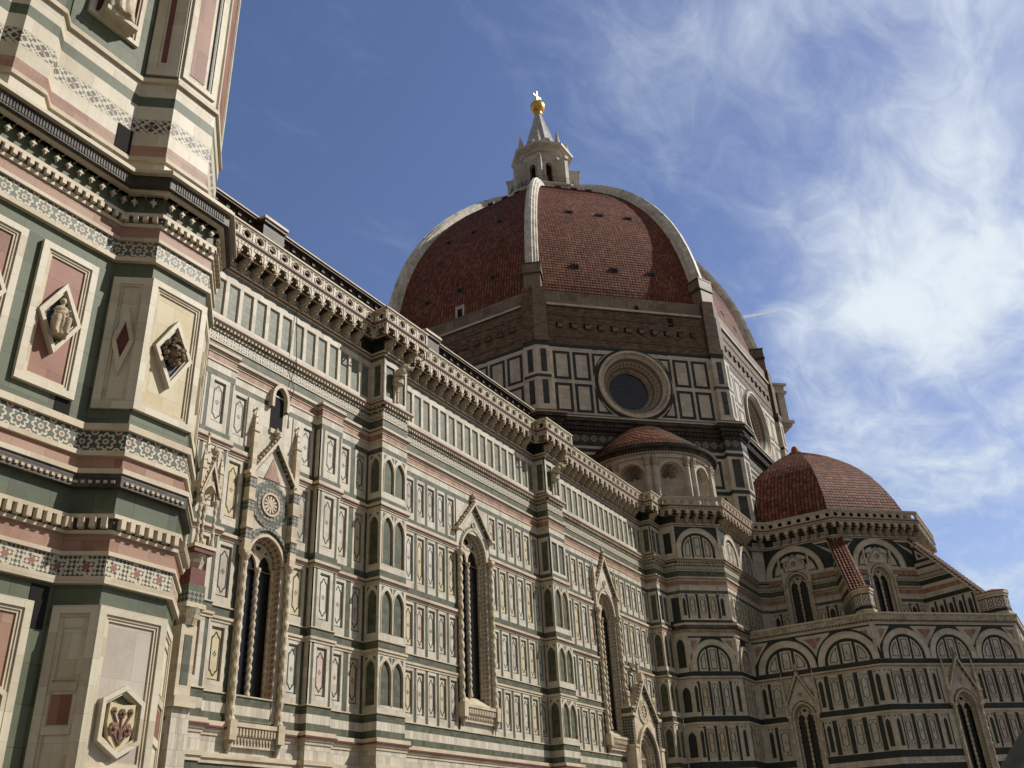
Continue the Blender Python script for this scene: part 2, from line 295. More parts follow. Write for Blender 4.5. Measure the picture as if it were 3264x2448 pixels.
    def build(s, name, parent=None, smooth=False, label=None):
        me = bpy.data.meshes.new(name); me.from_pydata(s.v, [], s.f)
        ms = sorted(set(s.m)); ix = {a: i for i, a in enumerate(ms)}
        for a in ms: me.materials.append(MATS[a])
        me.polygons.foreach_set('material_index', [ix[a] for a in s.m])
        ul = me.uv_layers.new(name='UVMap'); ul.data.foreach_set('uv', [c for t in s.uv for c in t])
        if smooth: me.polygons.foreach_set('use_smooth', [True]*len(s.f))
        me.update(); o = bpy.data.objects.new(name, me); COL.objects.link(o)
        if parent is not None: adopt(o, parent)
        if label: o['label'] = label
        return o
def adopt(o, parent):
    o.parent = parent; m = Matrix.Identity(4); q = parent
    while q is not None: m = Matrix.Translation(-q.location) @ m; q = q.parent
    o.location = m.translation + o.location
def thing(name, label, cat, loc, group=None):
    o = bpy.data.objects.new(name, None); COL.objects.link(o); o.location = loc; o['label'] = label; o['category'] = cat
    if group: o['group'] = group
    return o
def tag(o, label=None, cat=None, group=None, kind=None):
    for k, v in (('label', label), ('category', cat), ('group', group), ('kind', kind)):
        if v: o[k] = v
    return o
def offs(path, o, closed=False):           # mitred offset to the right-hand (outer) side
    n = len(path); out = []
    for i in range(n):
        ns = []
        for a, b in (((i-1) % n, i), (i, (i+1) % n)):
            if not closed and (a > b): continue
            p, q = path[a], path[b]; L = seglen(p, q); ns.append(((q[1]-p[1])/L, -(q[0]-p[0])/L))
        if len(ns) == 1: x = (ns[0][0]*o, ns[0][1]*o)
        else:
            (a, b), (c, d) = ns; k = 1+a*c+b*d; x = ((a+c)*o/k, (b+d)*o/k)
        out.append((path[i][0]+x[0], path[i][1]+x[1]))
    return out
def sweep(mb, path, bands, closed=False, segs=None, back=-.35):
    """bands, top to bottom: (z_top, z_bottom, offset, material); material may depend on the segment index."""
    n = len(path); ns = n if closed else n-1; segs = range(ns) if segs is None else segs
    cum = [0]
    for i in range(ns): cum.append(cum[-1]+seglen(path[i], path[(i+1) % n]))
    P = {}
    def po(o):
        k = round(o, 4)
        if k not in P: P[k] = offs(path, o, closed)
        return P[k]
    bb = [(bands[0][0], bands[0][0], back, bands[0][3])]+list(bands)+[(bands[-1][1], bands[-1][1], back, bands[-1][3])]
    for i in segs:
        j = (i+1) % n; u0, u1 = cum[i], cum[i+1]; gm = lambda m: m(i) if callable(m) else m
        for k, (za, zb, o, m) in enumerate(bb):
            A = po(o)
            if za > zb: mb.face([(*A[i], zb), (*A[j], zb), (*A[j], za), (*A[i], za)], gm(m), [(u0, zb), (u1, zb), (u1, za), (u0, za)])
            if k+1 < len(bb):
                o2 = bb[k+1][2]
                if abs(o2-o) > 1e-5:
                    B = po(o2); mm = gm(m if o > o2 else bb[k+1][3])
                    mb.face([(*A[i], zb), (*A[j], zb), (*B[j], zb), (*B[i], zb)], mm, [(u0, 0), (u1, 0), (u1, abs(o2-o)), (u0, abs(o2-o))])
    if not closed:
        for i, sgn in ((0, 1), (n-1, -1)):
            if (0 if i == 0 else n-2) not in segs: continue
            for za, zb, o, m in bands:
                a, b = po(back)[i], po(o)[i]; f = [(*a, zb), (*b, zb), (*b, za), (*a, za)]
                mb.face(f, m(0) if callable(m) else m, [(0, zb), (o-back, zb), (o-back, za), (0, za)])
# ------------------------------------------------------------ shared shapes
def arch_pts(sc, w, zb, zs, e, n=12):      # pointed (e>0) or round (e=0) opening, left foot over the crown to right foot
    c = e*w; r = w+c; pts = [(sc-w, zb)]
    for i in range(n+1):
        x = -w*cos(pi*i/n/2) if False else -w+w*(1-cos(pi*i/n/2)) if e == 0 else -w+w*(i/n)**1.0
        x = -w*cos(pi/2*i/n) if e == 0 else -w*(1-(i/n))
        pts.append((sc+x, zs+sqrt(max(r*r-(abs(x)+c)**2, 0))))
    return pts+[(2*sc-x, z) for x, z in reversed(pts[:-1])]
def crown(w, zs, e): c = e*w; return zs+sqrt((w+c)**2-c*c)
def arch_cell(mb, fr, s0, s1, z0, z1, sc, w, zb, zs, e, d, dep, mat, rmat=None, n=10):
    """a slab face at depth d with one arched opening whose reveal runs back by dep"""
    q = mb.fq
    if zb > z0+1e-4: q(fr, [(s0, d, z0), (s1, d, z0), (s1, d, zb), (s0, d, zb)], mat)
    if sc-w > s0+1e-4: q(fr, [(s0, d, zb), (sc-w, d, zb), (sc-w, d, z1), (s0, d, z1)], mat)
    if s1 > sc+w+1e-4: q(fr, [(sc+w, d, zb), (s1, d, zb), (s1, d, z1), (sc+w, d, z1)], mat)
    A = arch_pts(sc, w, zb, zs, e, n)
    for (a, za), (b, zb2) in zip(A[1:-1], A[2:-1]):
        q(fr, [(a, d, za), (b, d, zb2), (b, d, z1), (a, d, z1)], mat)
    for (a, za), (b, zb2) in zip(A+[A[0]], A[1:]+[A[0]]) if dep else ():
        if (a, za) != (b, zb2): q(fr, [(b, d-dep, zb2), (a, d-dep, za), (a, d, za), (b, d, zb2)], rmat or mat)
def arch_band(mb, fr, sc, w0, w1, zb, zs, e, d0, d1, mat, n=12):   # archivolt between half-widths w1 (outer) and w0 (inner)
    mb.ring(fr, arch_pts(sc, w1, zb, zs, e, n), arch_pts(sc, w0, zb, zs, e, n), d0, d1, mat, closed=False)
def rectp(s0, s1, z0, z1): return [(s0, z0), (s1, z0), (s1, z1), (s0, z1)]
def rect_ring(mb, fr, s0, s1, z0, z1, t, d0, d1, mat):
    mb.ring(fr, rectp(s0, s1, z0, z1), rectp(s0+t, s1-t, z0+t, z1-t), d0, d1, mat)
LOB = [(0, 1), (.2, .955), (.40, .885), (.5, .83), (.54, .80), (.74, .79), (.92, .745), (1, .68), (1, .2)]
def lobed(sc, zc, a, h):
    q = [(x*a, z*h) for x, z in LOB]
    pts = [(-x, z) for x, z in q[::-1]][:-1]+q
    return [(sc+x, zc+z) for x, z in pts]+[(sc+x, zc-z) for x, z in [(x, z) for x, z in reversed(pts)]]
def diamond(sc, zc, a, h): return [(sc-a, zc), (sc, zc-h), (sc+a, zc), (sc, zc+h)]
PAN = ['white', 'white', 'cream', 'pale', 'white', 'cream', 'pale', 'ochre', 'white', 'greypink', 'blush', 'pale']
EXT = {1: .097, -1: -.099, 0: 0}
def inlaid(mb, fr, s0, s1, z0, z1, d, plate=True, t=.045):
    """marble inlay: pale plate, dark rectangle, dark lobed outline and a small rosette"""
    sc, zc, a, h = (s0+s1)/2, (z0+z1)/2, (s1-s0)/2, (z1-z0)/2
    if plate: mb.fq(fr, [(s0, d+.003, z0), (s1, d+.003, z0), (s1, d+.003, z1), (s0, d+.003, z1)], random.choice(PAN))
    g = .03; rect_ring(mb, fr, s0+g, s1-g, z0+g, z1-g, t*.7, d, d+.009, 'line')
    A = lobed(sc, zc, a-g-t*1.2, h*.86); B = lobed(sc, zc, a-g-t*2.3, h*.86-t*1.5)
    mb.ring(fr, A, B, d, d+.012, 'line')
    k = min(a*.22, .07); m = random.choice(['redline', 'redline', 'redline', 'line'])
    for dx, dz in ((-k, 0), (k, 0), (0, k*1.15), (0, -k*1.15)): mb.prism(fr, diamond(sc+dx, zc+dz, k*.62, k*.75), d, d+.012, m)
def panel_row(mb, fr, s0, s1, z0, z1, n, dr=-.10, d=0.0, ends=True, skip=()):
    """row of n framed panels between green strips; the recess lies at dr, frames and strips at d"""
    m = (s1-s0)/n; x_ = max(0, m-1.12); gw = .13+x_*.24
    for i in range(n):
        if i in skip: continue
        a, b = s0+i*m, s0+(i+1)*m
        mb.box(fr, a, a+gw, dr, d-.012, z0, z1, 'green'); mb.box(fr, b-gw, b, dr, d-.012, z0, z1, 'green')
        a += gw; b -= gw; t = .085+x_*.22
        mb.box(fr, a, a+t, dr, d, z0, z1, 'white'); mb.box(fr, b-t, b, dr, d, z0, z1, 'white')
        mb.box(fr, a+t, b-t, dr, d, z1-.20, z1, 'white'); mb.box(fr, a+t, b-t, dr, d, z0, z0+.42, 'white')
        inlaid(mb, fr, a+t+.01, b-t-.01, z0+.44, z1-.22, dr, t=.056)
def lancets(mb, fr, s0, s1, z0, z1, n, dr=-.10, d=0.0, edge=.16, mul=.1, e=.8, back='greenblk', low=.38, ext=(0, 0)):
    """white skin with n pointed lancet recesses in front of green marble"""
    mb.fq(fr, [(s0-ext[0], dr, z0), (s1+ext[1], dr, z0), (s1+ext[1], dr, z1), (s0-ext[0], dr, z1)], back)
    L = s1-s0; w = (L-2*edge-(n-1)*mul)/n/2; x = s0
    for i in range(n):
        sc = s0+edge+w+i*(2*w+mul); x1 = s1 if i == n-1 else sc+w+mul/2
        zs = z1-.30-w*1.55
        arch_cell(mb, fr, x, x1, z0, z1, sc, w, z0+low, zs, e, d, d-dr, 'white', 'trim', 8)
        arch_band(mb, fr, sc, w, w+.045, z0+low, zs, e, d, d+.03, 'trim', 8)
        for sg in (-1, 1):
            mb.prism(fr, [(sc+sg*w*1.0, z1-.10), (sc+sg*w*.45, z1-.10), (sc+sg*w*1.0, z1-.10-w*.75)][::sg], d, d+.006, 'greenblk')
        x = x1
def twisted(mb, c, r, z0, z1, mat='trim', pitch=.55, n=10):
    k = int((z1-z0)/pitch*7)+2; rings = []
    for i in range(k+1):
        z = z0+(z1-z0)*i/k; ph = 2*pi*(z-z0)/pitch
        rings.append([(c[0]+r*(1+.30*cos(2*(t-ph/2*1.0)))*cos(t), c[1]+r*(1+.30*cos(2*(t-ph/2)))*sin(t), z) for t in [2*pi*j/n for j in range(n)]])
    mb.loft(rings, mat)
    for za, rr in ((z0, 1.7), (z1, 1.8)):
        s_ = 1 if za == z0 else -1
        mb.lathe(c, [(r*rr, za-s_*.02), (r*rr, za+s_*.10), (r*1.15, za+s_*.26), (r, za+s_*.3)][::s_], mat, 10)
def crockets(mb, fr, p, q, n, d, r=.09, mat='carved'):
    for i in range(n):
        t = (i+.6)/n; mb.ball(fr.p(p[0]+(q[0]-p[0])*t, d, p[1]+(q[1]-p[1])*t), r*(.85+.3*random.random()), mat, 6)
def pyramid(mb, fr, s, d, w, z0, z1, mat):
    for k in range(4):
        a, b = [(-w, -w), (w, -w), (w, w), (-w, w)][k], [(-w, -w), (w, -w), (w, w), (-w, w)][(k+1) % 4]
        mb.face([fr.p(s+a[0], d-a[1], z0), fr.p(s+b[0], d-b[1], z0), fr.p(s, d, z1)], mat, [(0, 0), (1, 0), (.5, 1)])
def pinnacle(mb, fr, s, d, w, z0, zm, z1, mat='trim'):
    mb.box(fr, s-w, s+w, d-w, d+w, z0, zm, mat, True); mb.box(fr, s-w*1.35, s+w*1.35, d-w*1.35, d+w*1.35, zm-.12, zm, mat, True)
    pyramid(mb, fr, s, d, w*1.1, zm, z1, mat); mb.ball(fr.p(s, d, z1), w*.55, mat, 6)
    for t in (.3, .6):
        zz = zm+(z1-zm)*t
        for a, b in ((1, 0), (-1, 0), (0, 1)): mb.ball(fr.p(s+a*w*(1-t)*1.2, d+b*w*(1-t)*1.2, zz), w*.34, mat, 5)
def gable(mb, fr, sc, hw, z0, z1, d0, d1, t, mat='trim', cro=7, tym='white', rose=True, foot=.0):
    """steep gable: raking mouldings, tympanum with a rosette, crockets and finial"""
    k = t*sqrt(hw*hw+(z1-z0)**2)/(z1-z0); kz = t*sqrt(hw*hw+(z1-z0)**2)/hw
    for sg in (-1, 1):
        A = [(sc+sg*hw, z0), (sc, z1), (sc, z1-kz), (sc+sg*(hw-k), z0)]
        mb.prism(fr, A if sg > 0 else A[::-1], d0, d1, mat)
        B = [(sc+sg*(hw-k*1.0), z0), (sc, z1-kz*1.0), (sc, z1-kz*1.7), (sc+sg*(hw-k*1.7), z0)]
        mb.prism(fr, B if sg > 0 else B[::-1], d0, d1-.08, 'mosaic')
        crockets(mb, fr, (sc+sg*(hw+.05), z0+.1), (sc+sg*.06, z1), cro, (d0+d1)/2, .055+.035*hw)
    mb.lathe(fr.p(sc, (d0+d1)/2, 0)[:2], [(.05, z1-.1), (.16, z1+.12), (.06, z1+.22), (.2, z1+.42), (.02, z1+.75)], 'carved', 8)
def wheel(mb, fr, sc, zc, r, d, mat='trim', spokes=12):
    C = lambda rr, n=24: [(sc+rr*cos(2*pi*i/n), zc+rr*sin(2*pi*i/n)) for i in range(n)]
    mb.ring(fr, C(r), C(r*.82), d, d+.09, mat); mb.ring(fr, C(r*.82), C(r*.70), d, d+.05, 'darkred')
    mb.prism(fr, C(r*.70), d-.02, d+.02, 'line'); mb.prism(fr, C(r*.16, 10), d, d+.07, mat)
    for i in range(spokes):
        a = 2*pi*i/spokes; b = .05*r/.5
        u, v = (cos(a), sin(a)), (-sin(a), cos(a))
        P = lambda rr, h: (sc+u[0]*rr+v[0]*h, zc+u[1]*rr+v[1]*h)
        mb.prism(fr, [P(r*.12, -b*.5), P(r*.68, -b), P(r*.68, b), P(r*.12, b*.5)], d, d+.05, mat)
def figure(mb, c, h, ang=0, mat='sculpt', sitting=False, mirror=1):
    """draped standing (or seated) statue, later fused into one skin"""
    ca, sa = cos(ang), sin(ang); T = lambda x, y, z: (c[0]+(x*ca-y*sa)*h, c[1]+(x*sa+y*ca)*h, c[2]+z*h)
    def blob(x, y, z, rx, ry, rz, n=10):
        mb.loft([[T(x+rx*cos(2*pi*i/n)*cos(t), y+ry*sin(2*pi*i/n)*cos(t), z+rz*sin(t)) for i in range(n)] for t in [-pi/2+.01+(pi-.02)*k/7 for k in range(8)]], mat)
    def limb(pts, rs):
        mb.tube([T(*p) for p in pts], [r*h for r in rs], mat, 8)
    base = .0
    n = 28; rings = []
    prof = [(.0, .135, .12), (.08, .125, .105), (.22, .12, .095), (.42, .118, .09), (.52, .125, .095)] if not sitting else [(0, .15, .17), (.12, .15, .15), (.3, .16, .17), (.42, .15, .16)]
    for z, rx, ry in prof:
        rings.append([T(rx*(1+.13*cos(9*t+2*z)*(1-z))*cos(t), ry*(1+.13*cos(9*t+2*z)*(1-z))*sin(t)-(.06 if sitting else 0), z) for t in [2*pi*i/n for i in range(n)]])
    mb.loft(rings, mat, cap=True); mb.face(rings[0][::-1], mat, [(0, 0)]*n)
    o = -.12 if sitting else 0
    blob(0, 0, .62+o, .125, .09, .17); blob(0, 0, .74+o, .135, .08, .09)
    blob(0, -.01, .925+o, .058, .066, .078); blob(0, .02, .95+o, .066, .062, .07); limb([(0, 0, .78+o), (0, 0, .88+o)], [.045, .04])
    blob(0, -.075, .915+o, .012, .018, .018, 6)
    if sitting:
        for sg in (-1, 1): limb([(sg*.07, -.02, .36), (sg*.1, -.2, .35), (sg*.1, -.22, .02)], [.075, .07, .045])
    for sg in (-1, 1):
        e = (.04 if sg == mirror else -.05)
        limb([(sg*.14, 0, .76+o), (sg*.175, -.03, .60+o), (sg*.09, -.13, .55+o+e)], [.048, .042, .032]); blob(sg*.075, -.14, .56+o+e, .03, .028, .035, 8)
    limb([(.13, -.02, .80+o), (0, -.1, .66+o), (-.13, -.06, .5+o), (-.12, -.05, .3+o)], [.05, .05, .05, .04])
def fused(o, vox=.03):
    m = o.modifiers.new('skin', 'REMESH'); m.mode = 'VOXEL'; m.voxel_size = vox; m.use_smooth_shade = True
    return o
# ------------------------------------------------------------ gallery: brackets, little arches, balustrade
CB = [(0, 30.42), (.16, 30.44), (.34, 30.52), (.46, 30.70), (.52, 30.74), (.66, 30.82), (.74, 30.98), (.83, 31.02), (.86, 31.12), (.86, 31.20), (0, 31.20)]
CORBELS = []
def corbel_mesh():
    mb = MB(); fr = F((0, 0), 0)
    for a, b, inn in ((-.13, .13, 0),):
        n = len(CB)
        for i in range(n):
            (d, z), (d2, z2) = CB[i], CB[(i+1) % n]
            mb.fq(fr, [(a, d, z), (b, d, z), (b, d2, z2), (a, d2, z2)], 'carved')
        mb.face([fr.p(a, d, z) for d, z in CB], 'carved', CB); mb.face([fr.p(b, d, z) for d, z in CB[::-1]], 'carved', CB[::-1])
    mb.box(fr, -.17, .17, .0, .90, 31.12, 31.20, 'darkred')
    for d, z, r in ((.2, 30.47, .09), (.42, 30.6, .11), (.63, 30.8, .10), (.78, 30.98, .11)): mb.ball(fr.p(0, d, z), r, 'carved', 7, (1.1, 1, 1))
    return mb
def gallery(path, parent, tile=.92, name='balustrade', corb=True, dz=0):
    P, Q = path, offs(path, .86)
    at = MB(); ba = MB(); cb_at = []
    for i in range(len(path)-1):
        a, b = Q[i], Q[i+1]; L = seglen(a, b); fr = fseg(a, b); fr.u0 = i*7.3
        L0 = seglen(P[i], P[i+1]); f0 = fseg(P[i], P[i+1]); n = max(1, round(L/tile)); m = L/n
        ex = (P[i][0]-a[0])*fr.S[0]+(P[i][1]-a[1])*fr.S[1]          # wall segment start along the front line
        # walk floor, ledges and cap
        for k in range(n):
            s0, s1 = k*m, (k+1)*m; sc = (s0+s1)/2; w = m/2-.14
            arch_cell(at, fr, s0, s1, 31.02, 31.60, sc, w, 31.02, 31.20, .75, 0, .12, 'trim', 'carved', 6)
            for sg in (-1, 1): at.box(fr, sc+sg*w*.62-.03, sc+sg*w*.62+.03, -.10, -.02, 31.22, 31.32, 'trim')
            at.box(fr, s0-.06, s0+.06, 0, .035, 31.02, 31.60, 'trim')
            nd = 4
            for q in range(nd):
                x = s0+(q+.5)*m/nd; at.prism(fr, diamond(x, 31.72, .075, .085), .035, .048, 'line')
            # inlaid square on the wall behind
            x = s0+m/2-ex
            if .25 < x < L0-.25:
                at.box(f0, x-.27, x+.27, 0, .03, 30.50, 30.98, 'pale'); at.prism(f0, [(x+.17*cos(t), 30.74+.17*sin(t)) for t in [2*pi*j/10 for j in range(10)]], .03, .038, 'line')
                at.prism(f0, [(x+.11*cos(t), 30.74+.11*sin(t)) for t in [2*pi*j/10 for j in range(10)]], .038, .044, 'pale')
            for x in ([s0-ex] if k else []):
                if .1 < x < L0-.1: cb_at.append((f0.p(x, 0, 0), atan2(f0.S[1], f0.S[0])))
            # pierced panel: square -> circle -> six-lobed hole
            zc = 32.40; na = 36; hw, hh = m/2-.05, .33; A, B = [], []
            for j in range(na):
                t = 2*pi*(j+.5)/na; kx = min(hw/max(abs(cos(t)), 1e-6), hh/max(abs(sin(t)), 1e-6)); A.append((sc+kx*cos(t), zc+kx*sin(t)))
                r = .175+.075*abs(cos(3*t+pi/2))**.7; B.append((sc+r*cos(t), zc+r*sin(t)))
            ba.ring(fr, A, B, -.10, 0, 'white')
            Cc = lambda rr: [(sc+rr*cos(2*pi*j/18), zc+rr*sin(2*pi*j/18)) for j in range(18)]
            ba.ring(fr, Cc(.315), Cc(.265), 0, .035, 'trim')
            ba.box(fr, s0-.07, s0+.07, -.12, .03, 32.05, 32.75, 'trim')
            for dx in (-1, 1):
                for dy in (-1, 1): ba.prism(fr, [(sc+dx*.33, zc+dy*.29), (sc+dx*.22, zc+dy*.29), (sc+dx*.33, zc+dy*.18)][::dx*dy], 0, .006, 'line')
        ba.box(fr, 0, .12, -.12, .03, 32.05, 32.75, 'trim'); ba.box(fr, L-.12, L, -.12, .03, 32.05, 32.75, 'trim')
    sweep(at, P, [(31.60, 31.60, .80, 'trim'), (31.60, 31.50, .735, 'niche'), (31.5, 30.42, 0.0, 'dark')])  # recess shade behind the brackets is put into the wall colour
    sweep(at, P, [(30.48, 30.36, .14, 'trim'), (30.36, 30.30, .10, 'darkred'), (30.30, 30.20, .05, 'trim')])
    sweep(at, Q, [(31.84, 31.60, .035, 'trim')], back=-.5)
    sweep(at, Q, [(32.04, 31.98, .11, 'darkred'), (31.98, 31.90, .13, 'darkred'), (31.90, 31.84, .07, 'trim')], back=-.9)
    sweep(ba, Q, [(32.12, 32.04, .05, 'trim')], back=-.15)
    sweep(ba, Q, [(33.0, 32.93, .06, 'blackened'), (32.93, 32.84, .12, 'trim'), (32.84, 32.73, .05, 'trim')], back=-.18)
    o = at.build('corbel_table', parent); b = ba.build(name, parent)
    if corb: CORBELS.extend(cb_at)
    return o, b, cb_at
# ------------------------------------------------------------ ground and cathedral
gm = MB(); gm.face([(-3000, -3000, 0), (3000, -3000, 0), (3000, 3000, 0), (-3000, 3000, 0)], 'paving', [(-3000, -3000), (3000, -3000), (3000, 3000), (-3000, 3000)])
tag(gm.build('ground'), 'grey stone paving of the square', kind='structure')
CA = thing('cathedral', 'huge cathedral clad in white, green and pink marble with a red tiled dome', 'cathedral', (20, 0, 0))
def add(mb, name, parent=CA, smooth=False, label=None): return mb.build(name, parent, smooth, label)
HA = -90*pi/180; H45 = -45*pi/180
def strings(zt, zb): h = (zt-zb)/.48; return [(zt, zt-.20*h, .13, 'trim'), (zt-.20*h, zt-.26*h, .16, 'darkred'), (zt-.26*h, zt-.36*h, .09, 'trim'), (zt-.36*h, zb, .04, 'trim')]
UP1 = [(27.27, 27.05, 0, 'green'), (27.05, 26.93, .26, 'trim'), (26.93, 26.86, .30, 'darkred'), (26.86, 26.80, .24, 'trim'), (26.80, 26.62, .06, 'blackened'), (26.62, 26.45, .05, 'carved'),  # dentil backing is dark: shade of the gaps put into its colour
       (26.45, 25.92, 0, 'rosettes'), (25.92, 25.85, .05, 'trim'), (25.85, 25.30, 0, 'greenblk')]
UP2 = strings(25.30, 24.92)+[(24.92, 24.53, .0, 'pink'), (24.53, 24.45, .06, 'trim'), (24.45, 24.02, .01, 'slabs'), (24.02, 23.72, 0, 'greenblk')]
LOW = {2: [(20.94, 20.64, 0, 'greenblk')]+strings(20.64, 20.16), 3: [(16.72, 16.31, 0, 'greenblk')]+strings(16.31, 15.95), 4: [(12.94, 12.88, .06, 'trim'), (12.88, 12.46, 0, 'greenblk'), (12.46, 12.34, .10, 'trim'), (12.34, 12.2, .04, 'trim')],
       5: [(9.26, 9.2, .06, 'trim'), (9.2, 8.82, 0, 'greenblk'), (8.82, 8.40, 0, 'slabs'), (8.40, 8.02, 0, 'greenblk'), (8.02, 7.82, .22, 'trim'), (7.82, 7.74, .27, 'darkred'), (7.74, 7.6, .16, 'trim'), (7.6, 7.45, .10, 'trim'), (7.45, 6.75, .05, 'slabs'), (6.75, 6.55, .2, 'trim'), (6.55, 6.35, .12, 'trim'), (6.35, 5.6, .05, 'greenblk'), (5.6, 5.0, .05, 'slabs'), (5.0, 4.4, .05, 'greenblk'), (4.4, 1.2, .08, 'slabs'), (1.2, 0, .5, 'trim')]}
ROWS = [(23.72, 20.94), (20.16, 16.72), (15.95, 12.94), (12.2, 9.26)]
def dentils(mb, path, z0, z1, o0, o1, pitch=.24, mat='carved', segs=None):
    Q = offs(path, 0)
    for i in range(len(path)-1):
        if segs and i not in segs: continue
        fr = fseg(path[i], path[i+1]); L = seglen(path[i], path[i+1]); n = int(L/pitch)
        for k in range(n): mb.box(fr, (k+.22)*L/n, (k+.72)*L/n, o0, o1, z0, z1, mat)
NV = [(-17.35, 0), (-17.35, 1), (0, 1), (0, 0), (2.35, 0), (2.35, 1), (19.7, 1), (19.7, 0), (22.05, 0), (22.05, 1), (39.5, 1), (39.5, 0), (41.8, 0), (41.8, -1.3), (45.2, -4.7)]
def rows_base(mb, fr, s0, s1, zt, zb, mat='white', d=-.10, ext=(0, 0)): mb.fq(fr, [(s0-ext[0], d, zb), (s1+ext[1], d, zb), (s1+ext[1], d, zt), (s0-ext[0], d, zt)], mat)
def bend(P, k):
    if k <= 0 or k >= len(P)-1: return 1 if P[k][1] == 1 and P[k] in NV else 0
    a, b, c = P[k-1:k+2]; x = (b[0]-a[0])*(c[1]-b[1])-(b[1]-a[1])*(c[0]-b[0]); return -1 if x > 1e-9 else 1
def upper_panels(mb, fr, s0, s1, n):
    rows_base(mb, fr, s0, s1, 30.2, 27.27, 'greenpale', -.10, (.097, .097))
    mb.box(fr, s0, s1, -.12, -.01, 29.96, 30.2, 'greenpale'); mb.box(fr, s0, s1, -.12, 0, 29.60, 29.96, 'white'); mb.box(fr, s0, s1, -.12, 0, 27.27, 27.46, 'white')
    m = (s1-s0)/n
    for k in range(n+1):
        a, b = max(s0, s0+k*m-.12), min(s1, s0+k*m+.12); mb.box(fr, a, b, -.12, -.002, 27.46, 29.60, 'white')
    for k in range(n):
        a, b = s0+k*m+.12, s0+(k+1)*m-.12; mb.ring(fr, rectp(a, b, 27.46, 29.60), rectp(a+.035, b-.035, 27.495, 29.565), -.12, -.05, 'trim')
def nave_bay(i0, win, name, nl, nr, extra=None, nup=18):
    """wall between two buttresses, path corners i0..i0+1, with the window gap win=(sc, half)"""
    A, B = NV[i0], NV[i0+1]; mb = MB(); sg = [i0]
    sweep(mb, NV, UP1, segs=sg); dentils(mb, NV, 26.64, 26.80, .06, .22, segs=sg)
    fr = fseg(A, B); L = seglen(A, B); upper_panels(mb, fr, 0, L, nup)
    path = extra or [A, B]; mids = [i for i in range(len(path)-1)]
    full = NV[:i0]+path+NV[i0+2:]; segs = [i0+i for i in mids]
    sweep(mb, full, UP2, segs=segs)
    a, b = win[0]-win[1]-A[0], win[0]+win[1]-A[0]
    gl = [p for p in path if p[0]-A[0] < a]+[(A[0]+a, 1)]; gr = [(A[0]+b, 1)]+[p for p in path if p[0]-A[0] > b]
    fl, fr2 = NV[:i0]+gl, gr+NV[i0+2:]
    for r, bands in LOW.items():
        if r == 5:
            sweep(mb, full, bands, segs=segs)
        else:
            sweep(mb, fl, bands, segs=[i0+i for i in range(len(gl)-1)]); sweep(mb, fr2, bands, segs=range(len(gr)-1))
    for q in range(len(fl)-1): pass
    for (zt, zb) in ROWS:
        for pth, nn in ((gl, nl), (gr, nr)):
            for k in range(len(pth)-1):
                f = fseg(pth[k], pth[k+1]); l = seglen(pth[k], pth[k+1]); rows_base(mb, f, 0, l, zt, zb, ext=(EXT[bend(pth, k)], EXT[bend(pth, k+1)]))
                c = nn[k] if isinstance(nn, list) else nn
                if c: panel_row(mb, f, 0, l, zb, zt, c)
                elif c is not None and l < .6: mb.box(f, 0, l, -.10, 0, zb, zt, 'white')
    return add(mb, 'wall', label=name)
# bay nearest the bell tower has two shallow piers beside its window
W1, W2, W3 = (-7.5, 1.62), (10.8, 1.9), (30.3, 1.95)
B1P = [(-17.35, 1), (-12.6, 1), (-12.6, .62), (-10.75, .62), (-10.75, 1), (-4.45, 1), (-4.45, .62), (-2.75, .62), (-2.75, 1), (0, 1)]
nave_bay(1, W1, 'aisle wall bay with two shallow piers beside its window', [4, 0, 1, 0, 1], [1, 0, 1, 0, 2], B1P, 18)
nave_bay(5, W2, 'middle aisle wall bay with rows of inlaid panels', 6, 6)
nave_bay(9, W3, 'aisle wall bay above the gabled portal', 5, 6)
core = MB(); core.face([(-17.3, 2.4, 0), (41.8, 2.4, 0), (41.8, 2.4, 31), (-17.3, 2.4, 31)], 'void', [(0, 0), (60, 0), (60, 31), (0, 31)]); add(core, 'leak_blocker')  # added dark sheet, keeps sky from leaking through gaps in the wall
def buttress(i0, w, ww, label):
    mb = MB(); sg = [i0, i0+1]+([i0+2] if i0 < 10 else [])
    sweep(mb, NV, UP1+UP2, segs=sg); dentils(mb, NV, 26.64, 26.80, .06, .22, segs=sg)
    for r, bands in LOW.items(): sweep(mb, NV, bands, segs=sg)
    for k, n, ext in zip(sg, (1, 2, 1), ((.097, -.099), (-.099, -.099), (-.099, .097))):
        f = fseg(NV[k], NV[k+1]); l = seglen(NV[k], NV[k+1])
        for j, (zt, zb) in enumerate(ROWS):
            if j == 0 and label.startswith('plain'): flat = True
            else: flat = False
            if flat: lancet_rect(mb, f, l, zb, zt, n, .10, ext)
            else: lancets(mb, f, 0, l, zb, zt, n, edge=.20 if n == 2 else .16, ext=ext)
        mb.box(f, 0, l, -.10, -.01, 29.96, 30.2, 'greenblk'); lancet_rect(mb, f, l, 27.27, 29.96, n, .10, ext)
    return add(mb, 'buttress', label=label)
def lancet_rect(mb, f, l, zb, zt, n, dp=.10, ext=(0, 0)):
    rows = rectp(0, l, zb, zt); e = .24; mb.fq(f, [(-ext[0], -dp, zb), (l+ext[1], -dp, zb), (l+ext[1], -dp, zt), (-ext[0], -dp, zt)], 'greenblk')
    mb.ring(f, rows, rectp(e, l-e, zb+.22, zt-.32), -dp, 0, 'white')
    if n == 2: mb.box(f, l/2-.1, l/2+.1, -dp, -.003, zb+.22, zt-.32, 'white')
buttress(2, 2.35, 0, 'marble buttress nearest the bell tower, with twin lancets')
buttress(6, 2.35, 0, 'plain topped marble buttress between the two tall windows')
buttress(10, 2.3, 0, 'plain topped marble buttress at the inner corner')
